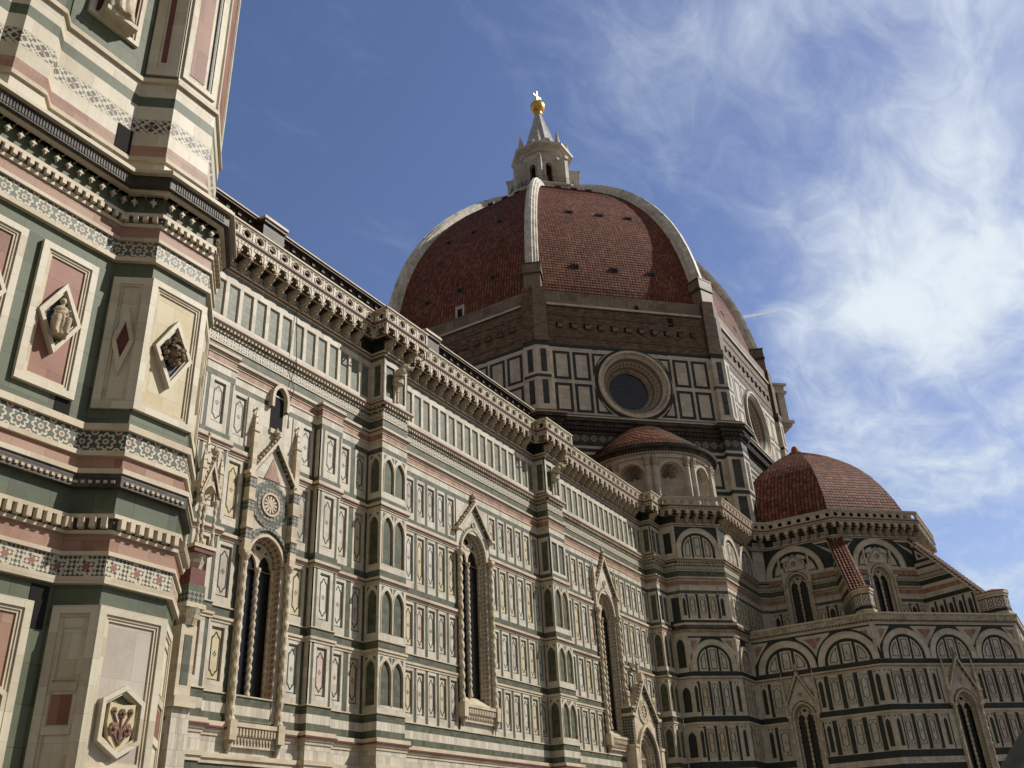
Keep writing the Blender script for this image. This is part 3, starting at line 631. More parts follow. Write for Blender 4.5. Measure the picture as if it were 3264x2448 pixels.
# slender half-columns carrying carved beasts on two buttresses
def statue_bracket(x):
    mb = MB(); fr = F((x, 0), 0)
    mb.lathe(fr.p(0, .16, 0)[:2], [(.09, 27.3), (.09, 28.0), (.13, 28.02), (.13, 28.1), (.09, 28.14), (.12, 28.3), (.3, 28.55)], 'trim', 10)
    mb.lathe(fr.p(0, .2, 0)[:2], [(.34, 28.55), (.34, 28.9), (.1, 28.9)], 'trim', 8)
    return add(mb, 'statue_bracket')
def beast(x, label):
    mb = MB(); c = (x, -.25, 28.9)
    B = lambda a, b, z, rx, ry, rz: mb.ball((c[0]+a, c[1]+b, c[2]+z), 1, 'sculpt', 10, (rx, ry, rz))
    B(-.05, .0, .34, .26, .22, .36); B(.12, -.22, .52, .24, .26, .24); B(.32, -.45, .72, .17, .20, .17); B(.44, -.64, .66, .11, .14, .10)
    B(.25, -.36, .92, .07, .07, .10); B(.42, -.36, .90, .07, .07, .10); B(.05, -.3, .12, .09, .22, .08); B(-.16, -.3, .12, .09, .22, .08)
    for s in (0, 1):     # wings swept up beneath the brackets
        pts = [(c[0]-.1+s*.35, c[1]-.05, c[2]+.5), (c[0]+.1+s*.4, c[1]-.35, c[2]+.85), (c[0]+.35+s*.45, c[1]-.62, c[2]+1.0)]; mb.tube(pts, [.13, .15, .05], 'sculpt', 8)
    o = fused(mb.build('beast_statue'), .04); tag(o, label, 'statue', 'winged beasts on the buttresses'); return o
statue_bracket(1.15); beast(1.15, 'carved winged beast on the buttress nearest the bell tower')
statue_bracket(20.85); beast(20.85, 'carved winged beast on the buttress right of the tallest aisle window')
# ------------------------------------------------------------ gothic windows of the aisle
def gothic_window(fr, sc, ho, zsill, zspr, e, zg, zap, label, gap, gz, big=True, sill=True, d=0.0, colz=None, pins=True, tym='white', rb='jamb', wheel_z=None, flush=.02, side=None, wgf=.92, dep=.62, gm='darkglass'):
    """tall splayed window: surround, jambs, glass, tracery, twisted columns, gable"""
    wi = ho-.40; wg = wi*wgf; mb = MB(); zb = zsill+.15
    z0, z1 = gz
    arch_cell(mb, fr, sc-gap, sc+gap, z0, z1, sc, wi, zb, zspr, e, d+flush, .0, 'white', n=14)
    A = arch_pts(sc, wi, zb, zspr, e, 14); B = arch_pts(sc, wg, zb, zspr-.1, e*.9, 14)
    cum = 0
    for (p, q, p2, q2) in zip(A, A[1:], B, B[1:]):          # splayed reveal in inlay; metre uv along the opening
        l = math.dist(p, q)
        mb.face([fr.p(q[0], d+flush, q[1]), fr.p(p[0], d+flush, p[1]), fr.p(p2[0], d-dep, p2[1]), fr.p(q2[0], d-dep, q2[1])], rb, [(0, cum+l), (0, cum), (dep, cum), (dep, cum+l)]); cum += l
    mb.fq(fr, [(sc-wi, d+flush, zb), (sc+wi, d+flush, zb), (sc+wg, d-dep, zb+.5), (sc-wg, d-dep, zb+.5)], 'trim')
    arch_band(mb, fr, sc, wi, wi+.13, zspr, zspr, e, d, d+.12, 'trim', 14); arch_band(mb, fr, sc, wi+.13, wi+.26, zspr, zspr, e, d, d+.07, 'mosaic', 14)
    o = add(mb, 'window', label=label)
    gl = MB(); gl.prism(fr, B, d-dep-.10, d-dep+.0, gm); add(gl, 'glass', o)
    tr = MB()                                                # tracery: central shaft, two little arches, roundel
    hw = wg/2-.05; zt = zspr-.25
    arch_cell(tr, fr, sc-wg, sc, zt-.05, zt+hw*1.7+.02, sc-wg/2, hw, zt-.05, zt, .8, d-dep+.14, .12, 'trim', n=7)
    arch_cell(tr, fr, sc, sc+wg, zt-.05, zt+hw*1.7+.02, sc+wg/2, hw, zt-.05, zt, .8, d-dep+.14, .12, 'trim', n=7)
    rr = wg*.48; zr = zt+hw*1.7+rr*.72; Cc = lambda r, n=20: [(sc+r*cos(2*pi*i/n), zr+r*sin(2*pi*i/n)) for i in range(n)]
    tr.ring(fr, Cc(rr), Cc(rr*.72), d-dep+.02, d-dep+.17, 'trim')
    tr.ring(fr, [(sc+rr*.72*cos(2*pi*i/24), zr+rr*.72*sin(2*pi*i/24)) for i in range(24)], [(sc+rr*(.34+.16*abs(cos(3*2*pi*i/24)))*cos(2*pi*i/24), zr+rr*(.34+.16*abs(cos(3*2*pi*i/24)))*sin(2*pi*i/24)) for i in range(24)], d-dep+.02, d-dep+.12, 'trim')
    arch_band(tr, fr, sc, wg-.1, wg, zspr-.1, zspr-.1, e*.9, d-dep, d-dep+.15, 'trim', 12)
    add(tr, 'tracery', o)
    c = MB(); twisted(c, fr.p(sc, d-dep+.18, 0)[:2], .095, zb+.5, zt, pitch=.4); add(c, 'twisted_column', o)
    for sg in (-1, 1):
        c = MB(); twisted(c, fr.p(sc+sg*(wg+.02), d-dep+.16, 0)[:2], .08, zb+.5, zspr-.15, pitch=.4); add(c, 'twisted_column', o)
        c = MB(); twisted(c, fr.p(sc+sg*(ho-.04), d+.2, 0)[:2], .135 if big else .10, zsill, zspr, pitch=.6)
        c.box(fr, sc+sg*(ho-.04)-.22, sc+sg*(ho-.04)+.22, d-.02, d+.42, zspr, zspr+.14, 'trim'); add(c, 'twisted_column', o)
    if sill:
        c = MB(); c.box(fr, sc-ho-.1, sc+ho+.1, d-.1, d+.40, zsill-.18, zsill, 'trim'); c.box(fr, sc-ho-.02, sc+ho+.02, d-.1, d+.30, zsill-.55, zsill-.18, 'carved')
        c.box(fr, sc-ho+.1, sc+ho-.1, d-.1, d+.22, zsill-1.0, zsill-.55, 'trim'); n = int(2*ho/.19)
        for k in range(n):
            x = sc-ho+.1+(k+.5)*(2*ho-.2)/n
            c.box(fr, x-.045, x+.045, d+.30, d+.36, zsill-.5, zsill-.24, 'trim'); c.prism(fr, [(x-.07, zsill-.62), (x, zsill-.9), (x+.07, zsill-.62)], d+.22, d+.27, 'carved')
        for sg in (-1, 1):
            x = sc+sg*(ho-.05); c.box(fr, x-.2, x+.2, d-.05, d+.46, zsill-.75, zsill+.06, 'trim'); c.lathe(fr.p(x, d+.16, 0)[:2], [(.22, zsill-.75), (.16, zsill-1.0), (.05, zsill-1.3)], 'carved', 8)
        add(c, 'sill', o)
    if zg:
        c = MB(); gh = ho+.12
        c.prism(fr, [(sc-gh+.15, zg), (sc+gh-.15, zg), (sc, zap-.3)], d+.0, d+.06, tym) if not side else None
        gable(c, fr, sc, gh, zg, zap, d, d+.32, .13, cro=9)
        for sg in (-1, 1): c.box(fr, sc+sg*gh-.22, sc+sg*gh+.22, d-.02, d+.42, zg-.16, zg+.02, 'trim')
        zw = wheel_z or (zg+(zap-zg)*.28); wheel(c, fr, sc, zw, (.23 if not wheel_z else .62)*(1 if big else .8), d+.06, spokes=8 if not wheel_z else 12)
        add(c, 'gable', o)
        if pins:
            for sg in (-1, 1):
                c = MB(); pinnacle(c, fr, sc+sg*(gh+.02), d+.16, .12, zspr+.14, zg+.9, zg+2.4 if pins == 1 else pins); add(c, 'pinnacle', o)
    return o
NF = F((0, 1), 0)
gothic_window(NF, W2[0], 1.85, 10.75, 20.1, .35, 21.7, 23.9, 'aisle window with a dark splayed recess between the buttresses', W2[1], (9.26, 23.72), pins=False)
gothic_window(NF, W3[0], 1.88, 10.55, 20.05, .35, 21.7, 24.9, 'aisle window with a crocketed gable beside the portal', W3[1], (9.26, 23.72), pins=1)
# first window: taller gable, wheel, pilasters with mosaic
def first_window():
    o = gothic_window(NF, W1[0], 1.5, 8.05, 15.55, .12, 19.7, 21.9, 'two light window with red jambs, wheel and steep gable next to the bell tower', W1[1], (9.26, 23.72), pins=False, rb='jambred', wheel_z=18.45)
    c = MB(); sc = W1[0]
    arch_band(c, NF, sc, 1.34, 1.5, 15.6, 15.6, .12, .02, .18, 'mosaic', 14)
    Cc = lambda r: [(sc+r*cos(2*pi*i/28), 18.45+r*sin(2*pi*i/28)) for i in range(28)]
    c.ring(NF, Cc(.86), Cc(.64), .0, .09, 'mosaic'); c.ring(NF, Cc(1.08), Cc(.86), .0, .07, 'greenblk'); c.ring(NF, Cc(1.22), Cc(1.08), 0, .085, 'mosaic')
    c.prism(NF, [(sc-.55, 19.75), (sc+.55, 19.75), (sc, 20.95)], .06, .10, 'pink')
    for sg in (-1, 1):
        x = sc+sg*1.5
        c.box(NF, x-.2, x+.2, -.02, .36, 15.7, 19.6, 'trim', True)
        for z in (16.8, 18.2, 19.4): c.box(NF, x-.25, x+.25, -.02, .42, z, z+.14, 'trim'); c.box(NF, x-.21, x+.21, 0, .38, z-.5, z-.05, 'mosaic')
        pinnacle(c, NF, x, .16, .15, 19.6, 22.0, 23.2); c.box(NF, x-.4+sg*.1, x+.4+sg*.1, 0, .06, 21.0, 23.7, 'slabs')
    c.box(NF, sc-.42, sc+.42, 0, .12, 22.3, 22.55, 'trim'); arch_band(c, NF, sc, .45, .62, 23.7, 24.3, .6, 0, .3, 'trim', 8)
    c.prism(NF, arch_pts(sc, .45, 22.55, 24.3, .6, 8)[::-1][::-1], .0, .03, 'void')
    add(c, 'gable_frame', o)
first_window()
# tabernacle of the doorway beside the bell tower
def tabernacle():
    fr = F((-12.3, .62), 0); mb = MB()
    mb.box(fr, -.55, .55, -.3, .95, 14.55, 14.75, 'darkred'); mb.box(fr, -.6, .6, -.3, 1.0, 14.75, 14.9, 'trim'); mb.lathe(fr.p(0, .35, 0)[:2], [(.55, 14.55), (.42, 14.2), (.3, 13.9)], 'carved', 8)
    mb.box(fr, -.4, .4, -.3, .7, 13.2, 13.9, 'darkred'); mb.box(fr, -.45, .45, -.3, .74, 12.9, 13.2, 'greenblk'); mb.box(fr, -.45, .45, -.3, .745, 12.4, 12.9, 'mosaic'); mb.box(fr, -.52, .52, -.3, .82, 12.2, 12.4, 'trim')
    mb.lathe(fr.p(0, .3, 0)[:2], [(.6, 12.2), (.5, 11.9), (.36, 11.5)], 'carved', 8); mb.box(fr, -.4, .4, -.3, .55, 8.6, 11.5, 'trim'); mb.box(fr, -.2, .2, .5, .57, 9.1, 11.1, 'greenblk')
    mb.box(fr, -.55, .55, -.3, .8, 8.2, 8.6, 'trim'); mb.box(fr, -.45, .45, -.3, .6, 0, 8.2, 'slabs')
    o = add(mb, 'tabernacle', label='small canopied niche on corbels at the edge of the bell tower')
    for sx_ in (-.42, .42):
        for dd in (.12, .85): c = MB(); twisted(c, fr.p(sx_, dd, 0)[:2], .07, 14.9, 17.0, pitch=.35); add(c, 'twisted_column', o)
    c = MB(); arch_cell(c, fr, -.52, .52, 17.0, 17.9, 0, .38, 17.0, 17.05, .9, .92, .1, 'trim', n=8); c.box(fr, -.52, .52, 0, .82, 17.6, 17.9, 'trim')
    f2 = F(fr.p(-.5, .9, 0)[:2], HA+pi); f3 = F(fr.p(-.5, .0, 0)[:2], HA)
    arch_cell(c, f3, 0, .9, 17.0, 17.9, .45, .35, 17.0, 17.05, .9, 0, .1, 'trim', n=8)
    gable(c, fr, 0, .58, 17.2, 18.9, .86, 1.0, .1, cro=6); pinnacle(c, fr, -.5, .85, .1, 17.2, 18.5, 19.5); pinnacle(c, fr, .5, .85, .1, 17.2, 18.5, 19.5); pinnacle(c, fr, 0, .4, .16, 17.9, 19.0, 20.4)
    add(c, 'canopy', o)
tabernacle()
# portal with gable at the foot of the third bay
def portal():
    fr = NF; sc = 34.3; mb = MB(); d = 0.0
    for i in range(5):
        w = 2.05-i*.2; arch_band(mb, fr, sc, w-.2, w, 0, 8.9, .55, -.05, .85-i*.16, ['trim', 'mosaic', 'carved', 'trim', 'carved'][i], 14)
    mb.prism(fr, arch_pts(sc, 1.05, 0, 8.9, .55, 12), -.04, .03, 'niche'); mb.box(fr, sc-1.0, sc+1.0, .03, .12, 0, 5.5, 'void')
    A = arch_pts(sc, 2.05, 9.4, 9.4, .55, 14)[1:-1]
    for sg in (-1, 1):
        x = sc+sg*2.45; mb.box(fr, x-.28, x+.28, -.05, .9, 0, 9.9, 'trim'); mb.box(fr, x-.34, x+.34, -.05, .97, 9.9, 10.1, 'trim'); mb.box(fr, x-.2, x+.2, -.05, .8, 10.1, 12.2, 'mosaic'); mb.box(fr, x-.34, x+.34, -.05, .97, 12.2, 12.4, 'trim'); mb.box(fr, x-.25, x+.25, -.05, .8, 12.4, 12.8, 'greenblk'); mb.box(fr, x-.34, x+.34, -.05, .95, 12.8, 12.9, 'trim')
    o = add(mb, 'portal', label='deep gabled gothic portal crowned by statues')
    c = MB(); c.prism(fr, [(sc-2.2, 12.2), (sc+2.2, 12.2), (sc, 15.0)], -.05, .62, 'trim')
    arch_cell(c, fr, sc-2.3, sc+2.3, 8.9, 12.3, sc, 1.95, 8.9, 8.95, .55, .6, .3, 'trim', n=14)
    gable(c, fr, sc, 2.45, 12.1, 15.2, .55, .95, .16, cro=10); wheel(c, fr, sc, 12.75, .62, .62, spokes=8)
    c.ring(fr, [(sc+.95*cos(2*pi*i/24), 12.75+.95*sin(2*pi*i/24)) for i in range(24)], [(sc+.64*cos(2*pi*i/24), 12.75+.64*sin(2*pi*i/24)) for i in range(24)], .6, .70, 'carved')
    c.box(fr, sc-.26, sc+.26, .4, .92, 15.1, 15.75, 'trim', True); add(c, 'gable', o)
    for x, z, lab in ((sc, 15.75, 'robed stone statue on the very tip of the portal gable'), (sc-2.45, 12.9, 'robed stone statue on the left pier of the portal'), (sc+2.45, 12.9, 'robed stone statue on the right pier of the portal')):
        b = MB(); figure(b, fr.p(x, .5, z), 1.5, 0); tag(fused(b.build('saint_statue'), .035), lab, 'statue', 'statues crowning the portal')
portal()
# ------------------------------------------------------------ inlaid lunettes and mixed rows of the east end
def lunette(mb, fr, sc, w, zb, d=0.0, simple=False, rise=0):
    ro = w; r1 = w*.80; r2 = w*.70
    mb.prism(fr, arch_pts(sc, r1, zb, zb+rise, 0, 14)[::-1][::-1], d-.02, d+.006, 'dark')
    arch_band(mb, fr, sc, r1, ro, zb, zb+rise, 0, d, d+.14, 'drumwhite', 14); arch_band(mb, fr, sc, ro, ro+.06, zb, zb+rise, 0, d, d+.17, 'trim', 14)
    if simple: return
    cw = w*.20; g = w*.10
    f = lambda x, r: zb+rise+sqrt(max(r*r-x*x, 0))
    zt = f(cw, r2); P = [(sc-cw, zb+.03), (sc+cw, zb+.03), (sc+cw, zt), (sc, zt+.06), (sc-cw, zt)]
    mb.prism(fr, P, d, d+.03, 'white'); mb.ring(fr, rectp(sc-cw*.72, sc+cw*.72, zb+.2, zt-.12), rectp(sc-cw*.54, sc+cw*.54, zb+.26, zt-.18), d+.03, d+.036, 'line')
    for dx, dz in ((-.07, 0), (.07, 0), (0, .08), (0, -.08)): mb.prism(fr, diamond(sc+dx, (zb+zt)/2+dz, .05, .06), d+.03, d+.037, 'redline')
    for sg in (-1, 1):
        x0 = cw+g; x1 = r2*.985; n = 8; xs = [x0+(x1-x0)*i/n for i in range(n+1)]
        P = [(sc+sg*x0, zb+.03)]+[(sc+sg*x1, zb+.03)]+[(sc+sg*x, f(x, r2)) for x in xs[::-1]]
        mb.prism(fr, P if sg > 0 else P[::-1], d, d+.03, 'white')
        y0, y1 = x0+.13, x1-.2; ys = [y0+(y1-y0)*i/n for i in range(n+1)]
        O = [(sc+sg*y0, zb+.2), (sc+sg*y1, zb+.2)]+[(sc+sg*x, f(x, r2-.16)) for x in ys[::-1]]
        y0, y1 = y0+.06, y1-.08; ys = [y0+(y1-y0)*i/n for i in range(n+1)]
        I = [(sc+sg*y0, zb+.26), (sc+sg*y1, zb+.26)]+[(sc+sg*x, f(x, r2-.24)) for x in ys[::-1]]
        mb.ring(fr, O, I, d+.03, d+.036, 'line')
def spandrels(mb, fr, cs, w, s0, s1, zb, zt, d=0.0):
    """dark field with triangular inlays above a run of round arches"""
    mb.box(fr, s0, s1, d-.05, d+.004, zb, zt, 'dark')
    for x in [s0+.02]+[(a+b)/2 for a, b in zip(cs, cs[1:])]+[s1-.02]:
        l = x > s0+.1; r = x < s1-.1; h = w*.60
        P = lambda k, zt_, zz: [(x-(h*k if l else -.0), zt_), (x, zz), (x+(h*k if r else 0), zt_)]
        a = P(1, zt-.16, zt-.16-h*1.25); mb.prism(fr, a if (l and r) else a, d, d+.012, 'white')
        c = [(sum(p[0] for p in a)/3+(p[0]-sum(q[0] for q in a)/3)*.52, sum(p[1] for p in a)/3+.03+(p[1]-sum(q[1] for q in a)/3)*.52) for p in a]; mb.prism(fr, c, d+.012, d+.02, 'pink')
    for c_ in cs: arch_band(mb, fr, c_, w+.05, w+.27, zb, zb+.05, 0, d, d+.026, 'dark', 14) if zt-zb-w > .2 else None
def mixed_row(mb, fr, items, z0, z1, d=0.0):
    """items: ('P', s0, s1) inlaid panel, ('L', s0, s1) lancet strip, ('G', s0, s1) green strip, ('R', s0, s1) dark rectangle"""
    for k, a, b in items:
        if k == 'G': mb.box(fr, a, b, d-.05, d+.006, z0+.02, z1-.02, 'dark')
        elif k == 'R': mb.box(fr, a, b, d-.05, d+.006, z0+.3, z1-.3, 'dark')
        elif k == 'P':
            rect_ring(mb, fr, a, b, z0+.3, z1-.18, .07, d, d+.06, 'trim'); inlaid(mb, fr, a+.09, b-.09, z0+.38, z1-.26, d)
        elif k == 'L':
            sc, w = (a+b)/2, (b-a)/2-.09
            mb.prism(fr, arch_pts(sc, w, z0+.3, z1-.45-w*1.3, 1.1, 7), d-.02, d+.008, 'dark'); arch_band(mb, fr, sc, w, w+.07, z0+.3, z1-.45-w*1.3, 1.1, d, d+.05, 'trim', 7)
            for sg in (-1, 1): mb.prism(fr, [(sc+sg*(w+.06), z1-.08), (sc+sg*w*.35, z1-.08), (sc+sg*(w+.06), z1-.26)][::sg], d, d+.01, 'dark')
def seq(s, spec):
    out = []
    for k, w in spec:
        if k != ' ': out.append((k, s, s+w))
        s += w
    return out
# ------------------------------------------------------------ low block between nave and tribune
SB = [(41.8, -1.3), (45.2, -4.7), (55.0, -4.7), (55.9, -5.6)]
LB = [(41.8, -1.3), (45.2, -4.7), (48.85, -4.7), (48.85, -16.07), (59.46, -26.67), (74.4, -26.67), (85, -16.07), (85, 0)]
SHADEUP = [(30.2, 27.05, 0, 'drumwhite')]+UP1[1:]+UP2+[(23.72, 21.3, 0, 'white'), (21.3, 20.95, 0.0, 'dark')]
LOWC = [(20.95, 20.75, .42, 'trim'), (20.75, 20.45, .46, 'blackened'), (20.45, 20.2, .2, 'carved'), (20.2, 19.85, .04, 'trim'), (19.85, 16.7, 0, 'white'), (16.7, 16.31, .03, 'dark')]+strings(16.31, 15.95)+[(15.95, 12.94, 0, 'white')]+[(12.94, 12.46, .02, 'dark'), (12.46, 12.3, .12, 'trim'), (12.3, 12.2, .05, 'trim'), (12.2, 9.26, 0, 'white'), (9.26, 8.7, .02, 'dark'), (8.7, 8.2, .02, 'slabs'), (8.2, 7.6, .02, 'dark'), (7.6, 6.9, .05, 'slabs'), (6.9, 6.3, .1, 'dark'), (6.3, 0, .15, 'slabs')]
def sacristy():
    mb = MB(); full = NV[:-2]+SB
    k = len(NV)-2
    sweep(mb, full, SHADEUP, segs=[k-1, k, k+1, k+2]); dentils(mb, full, 26.64, 26.80, .06, .2, segs=[k, k+1])
    lfull = NV[:-2]+LB; sweep(mb, lfull, LOWC, segs=[k-1, k, k+1])
    f0 = fseg(NV[-3], SB[0]); l0 = seglen(NV[-3], SB[0])
    for zb, zt in ((27.3, 29.9), (20.95, 23.7)): mb.box(f0, .3, l0-.25, -.05, .006, zb+.3, zt-.3, 'dark')
    for zt, zb in ((20.1, 16.75), (15.9, 12.98), (12.15, 9.3)):
        mb.prism(f0, arch_pts(l0/2, .38, zb+.35, zt-1.05, .7, 8), -.02, .008, 'dark'); arch_band(mb, f0, l0/2, .38, .46, zb+.35, zt-1.05, .7, 0, .05, 'trim', 8)
    f1 = fseg(SB[0], SB[1]); L = seglen(SB[0], SB[1]); c = 2.33
    mb.box(f1, 0, L, -.05, .005, 27.3, 30.2, 'dark'); lunette(mb, f1, c, 2.15, 27.08, 0, rise=.75)
    for a, b in ((.0, .18), (4.55, L)): mb.box(f1, a, b, -.05, .02, 27.1, 30.2, 'drumwhite')
    mixed_row(mb, f1, seq(-.02, [('L', .5), ('G', .18), ('P', .77), ('G', .26), ('P', .77), ('G', .26), ('P', .77), ('G', .26), ('L', .55)]), 21.4, 23.7)
    spandrels(mb, f1, [c], 2.15, .15, 4.6, 16.75, 19.82); lunette(mb, f1, c, 2.12, 16.72, 0, rise=.62); mb.box(f1, 0, .15, -.05, .03, 16.7, 19.85, 'white'); mb.box(f1, 4.6, L, -.05, .03, 16.7, 19.85, 'white')
    for zt, zb in ((15.9, 12.98), (12.15, 9.3)): mixed_row(mb, f1, seq(0, [('L', .5), ('G', .2), ('P', .76), ('G', .26), ('P', .76), ('G', .26), ('P', .76), ('G', .26), (' ', .25), ('L', .5)]), zb, zt)
    f2 = fseg(SB[1], SB[2]); L2 = seglen(SB[1], SB[2])
    mb.box(f2, 0, L2, -.05, .005, 27.3, 30.2, 'dark')
    for c2 in (2.5, 7.1): lunette(mb, f2, c2, 2.15, 27.08, 0, rise=.75)
    for x in (.1, 4.8, 9.5): mb.box(f2, x-.12, x+.12, -.05, .16, 27.05, 28.4, 'drumwhite')
    mixed_row(mb, f2, seq(.1, [('L', .5)]+[('G', .2), ('P', .82)]*4+[('G', .2), ('L', .5)]+[('G', .2), ('P', .82)]*4), 21.4, 23.7)
    spandrels(mb, f2, [1.9], 1.7, .12, 3.6, 16.75, 19.82); lunette(mb, f2, 1.9, 1.6, 16.72, 0, rise=.8)
    for zt, zb in ((15.9, 12.98), (12.15, 9.3)): mixed_row(mb, f2, seq(0.05, [('L', .5), ('G', .16), ('P', .75), ('G', .16), ('P', .75), ('G', .16), ('L', .5)]), zb, zt)
    return add(mb, 'wall', label='shaded corner block with inlaid lunettes between nave and tribune')
sacristy()
# ------------------------------------------------------------ tribune
TC = (66.96, -8.57)
def octp(c, ap, rot=0): r = ap/cos(pi/8); return [(c[0]+r*cos(R(22.5+45*k+rot)), c[1]+r*sin(R(22.5+45*k+rot))) for k in range(8)]
TW = [(55.9, -5.6), (55.9, -13.15), (62.38, -19.62), (71.54, -19.62), (78.0, -13.1), (78.0, 8)]
def lower_window(fr, sc, ho, zs, zspr, zg, zap, gap, gz, lab): return gothic_window(fr, sc, ho, zs, zspr, .25, zg, zap, lab, gap, gz, big=False, sill=False, pins=(zap+.25 if zap else False), wgf=.86, dep=.6, gm='darkglass')
def tribune():
    mb = MB(); pre = (55.0, -4.7)
    def part(path, segs, bands): sweep(mb, path, bands, segs=segs)
    gaps = {0: (2.97, 1.42), 1: (4.3, 1.42)}
    TB = SHADEUP[:1]+[(27.05, 26.9, .12, 'trim'), (26.9, 26.45, .05, 'pink')]+SHADEUP[6:-2]+[(23.72, 20.2, 0, 'white')]
    allp = [pre]+TW
    for k in range(5):
        A, B = TW[k], TW[k+1]; f = fseg(A, B); L = seglen(A, B)
        if k in gaps:
            s, h = gaps[k]; p, q = f.p(s-h, 0, 0)[:2], f.p(s+h, 0, 0)[:2]
            part(allp[:k+2]+[p], [k+1], TB); part([q]+allp[k+2:], [0], TB)
        else: part(allp, [k+1], TB)
    W = []
    for k, (s, h) in gaps.items():
        f = fseg(TW[k], TW[k+1]); L = seglen(TW[k], TW[k+1])
        mb.box(f, .0, s-h, -.05, .008, 27.3, 30.2, 'dark'); mb.box(f, s+h, L, -.05, .008, 27.3, 30.2, 'dark'); mb.box(f, s-h, s+h, -.05, .008, 28.6, 30.2, 'dark')
        w = 2.95 if k else 2.9
        arch_band(mb, f, s, w*.83, w, 27.05, 27.15, 0, .0, .2, 'drumwhite', 16); arch_band(mb, f, s, w, w+.07, 27.05, 27.15, 0, 0, .24, 'trim', 16)
        g = lambda x, r: 27.15+sqrt(max(r*r-x*x, 0))
        for sg in (-1, 1):          # pale inlays either side of the window head and two above it
            r2 = w*.74; x0, x1 = 1.5, r2*.985; xs = [x0+(x1-x0)*i/8 for i in range(9)]
            P = [(s+sg*x0, 27.2), (s+sg*x1, 27.2)]+[(s+sg*x, g(x, r2)) for x in xs[::-1]]
            mb.prism(f, P if sg > 0 else P[::-1], .008, .03, 'white')
            C_ = (sum(p[0] for p in P)/len(P), sum(p[1] for p in P)/len(P)); sc_ = lambda k_: [(C_[0]+(p[0]-C_[0])*k_, C_[1]+(p[1]-C_[1])*k_) for p in P]
            mb.ring(f, sc_(.84), sc_(.70), .03, .037, 'line')
            xs = [.45+.8*i/6 for i in range(7)]; P = [(s+sg*.4, 28.85), (s+sg*1.25, 28.6)]+[(s+sg*x, g(x, r2)) for x in xs[::-1]]
            mb.prism(f, P if sg > 0 else P[::-1], .008, .03, 'white')
            for e0, e1 in ((s-w-.05, 0), (s+w+.05, L)):
                pass
            xo = s+sg*(w+.2); xe = (0.12 if sg < 0 else L-.12)
            if abs(xe-xo) > .5:
                T_ = [(xe, 30.1), (xe, 28.2), (xo-sg*.9, 30.1)]; mb.prism(f, T_ if sg < 0 else T_[::-1], .008, .03, 'drumwhite')
                T2 = [(xe+(xo-xe)*.15, 29.9), (xe+(xo-xe)*.15, 28.9), (xo-sg*.7, 29.9)]; mb.prism(f, T2 if sg < 0 else T2[::-1], .03, .036, 'dark')
        H_ = [(-1.42, 27.45), (1.42, 27.45), (1.42, 28.0), (1.1, 28.15), (1.05, 28.55), (.6, 28.7), (.45, 29.0), (0, 29.3), (-.45, 29.0), (-.6, 28.7), (-1.05, 28.55), (-1.1, 28.15), (-1.42, 28.0)]
        mb.prism(f, [(s+x, z) for x, z in H_], -.1, .07, 'white'); mb.ring(f, [(s+x*.8, 27.6+(z-27.45)*.84) for x, z in H_], [(s+x*.72, 27.66+(z-27.45)*.76) for x, z in H_], .07, .08, 'line')
        wheel(mb, f, s, 28.35, .30, .07, spokes=6); [mb.box(f, s+q-.1, s+q+.1, -.1, .14, 27.4, 29.2, 'trim') for q in (-1.5, 1.5)]
        sp = [('L', .6), ('G', .2), ('P', .8), (' ', .1)] if k == 0 else [(' ', .1), ('L', .7), ('G', .2), ('P', .85), ('G', .2), (' ', .2)]
        mixed_row(mb, f, seq(.05, sp), 20.3, 23.6); mixed_row(mb, f, seq(s+h+.1, [('P', .8), ('G', .2), ('L', .7), ('G', .2), ('P', .7)]), 20.3, 23.6)
    o = add(mb, 'wall', label='shaded octagonal tribune wall with round arches')
    for k, (s, h) in gaps.items():
        f = fseg(TW[k], TW[k+1])
        gothic_window(f, s, 1.38, 20.3, 26.2, .12, None, None, ['two light gothic window in the west side of the tribune', 'two light gothic window behind the flying buttress'][k], h, (20.2, 27.5), big=False, sill=False, pins=False, flush=.04, wgf=.88, dep=.5, gm='darkglass')
tribune()
def tribune_dome():
    mb = MB(); prof = [(11.5, 33.1), (11.25, 33.9), (10.85, 35.0), (10.3, 36.1), (9.65, 37.2), (8.85, 38.4), (7.9, 39.5), (6.8, 40.55), (5.6, 41.5), (4.3, 42.45), (2.9, 43.3), (1.4, 44.05), (.75, 44.35)]
    rows = []
    for (r0, z0), (r1, z1) in zip(prof, prof[1:]):
        n = max(1, round(math.hypot(r1-r0, z1-z0)/.42))
        rows += [(r0+(r1-r0)*i/n, z0+(z1-z0)*i/n) for i in range(n)]
    rows.append(prof[-1]); dome_faces(mb, TC, rows, 'smalltile', .06)
    o = add(mb, 'tribune_dome', label='small octagonal dome of mottled red tiles')
    c = MB(); c.lathe(TC, [(.9, 44.2), (.8, 44.5), (.5, 44.6), (.42, 45.0), (.3, 45.3), (.02, 45.45)], 'terracotta', 12); add(c, 'finial', o)
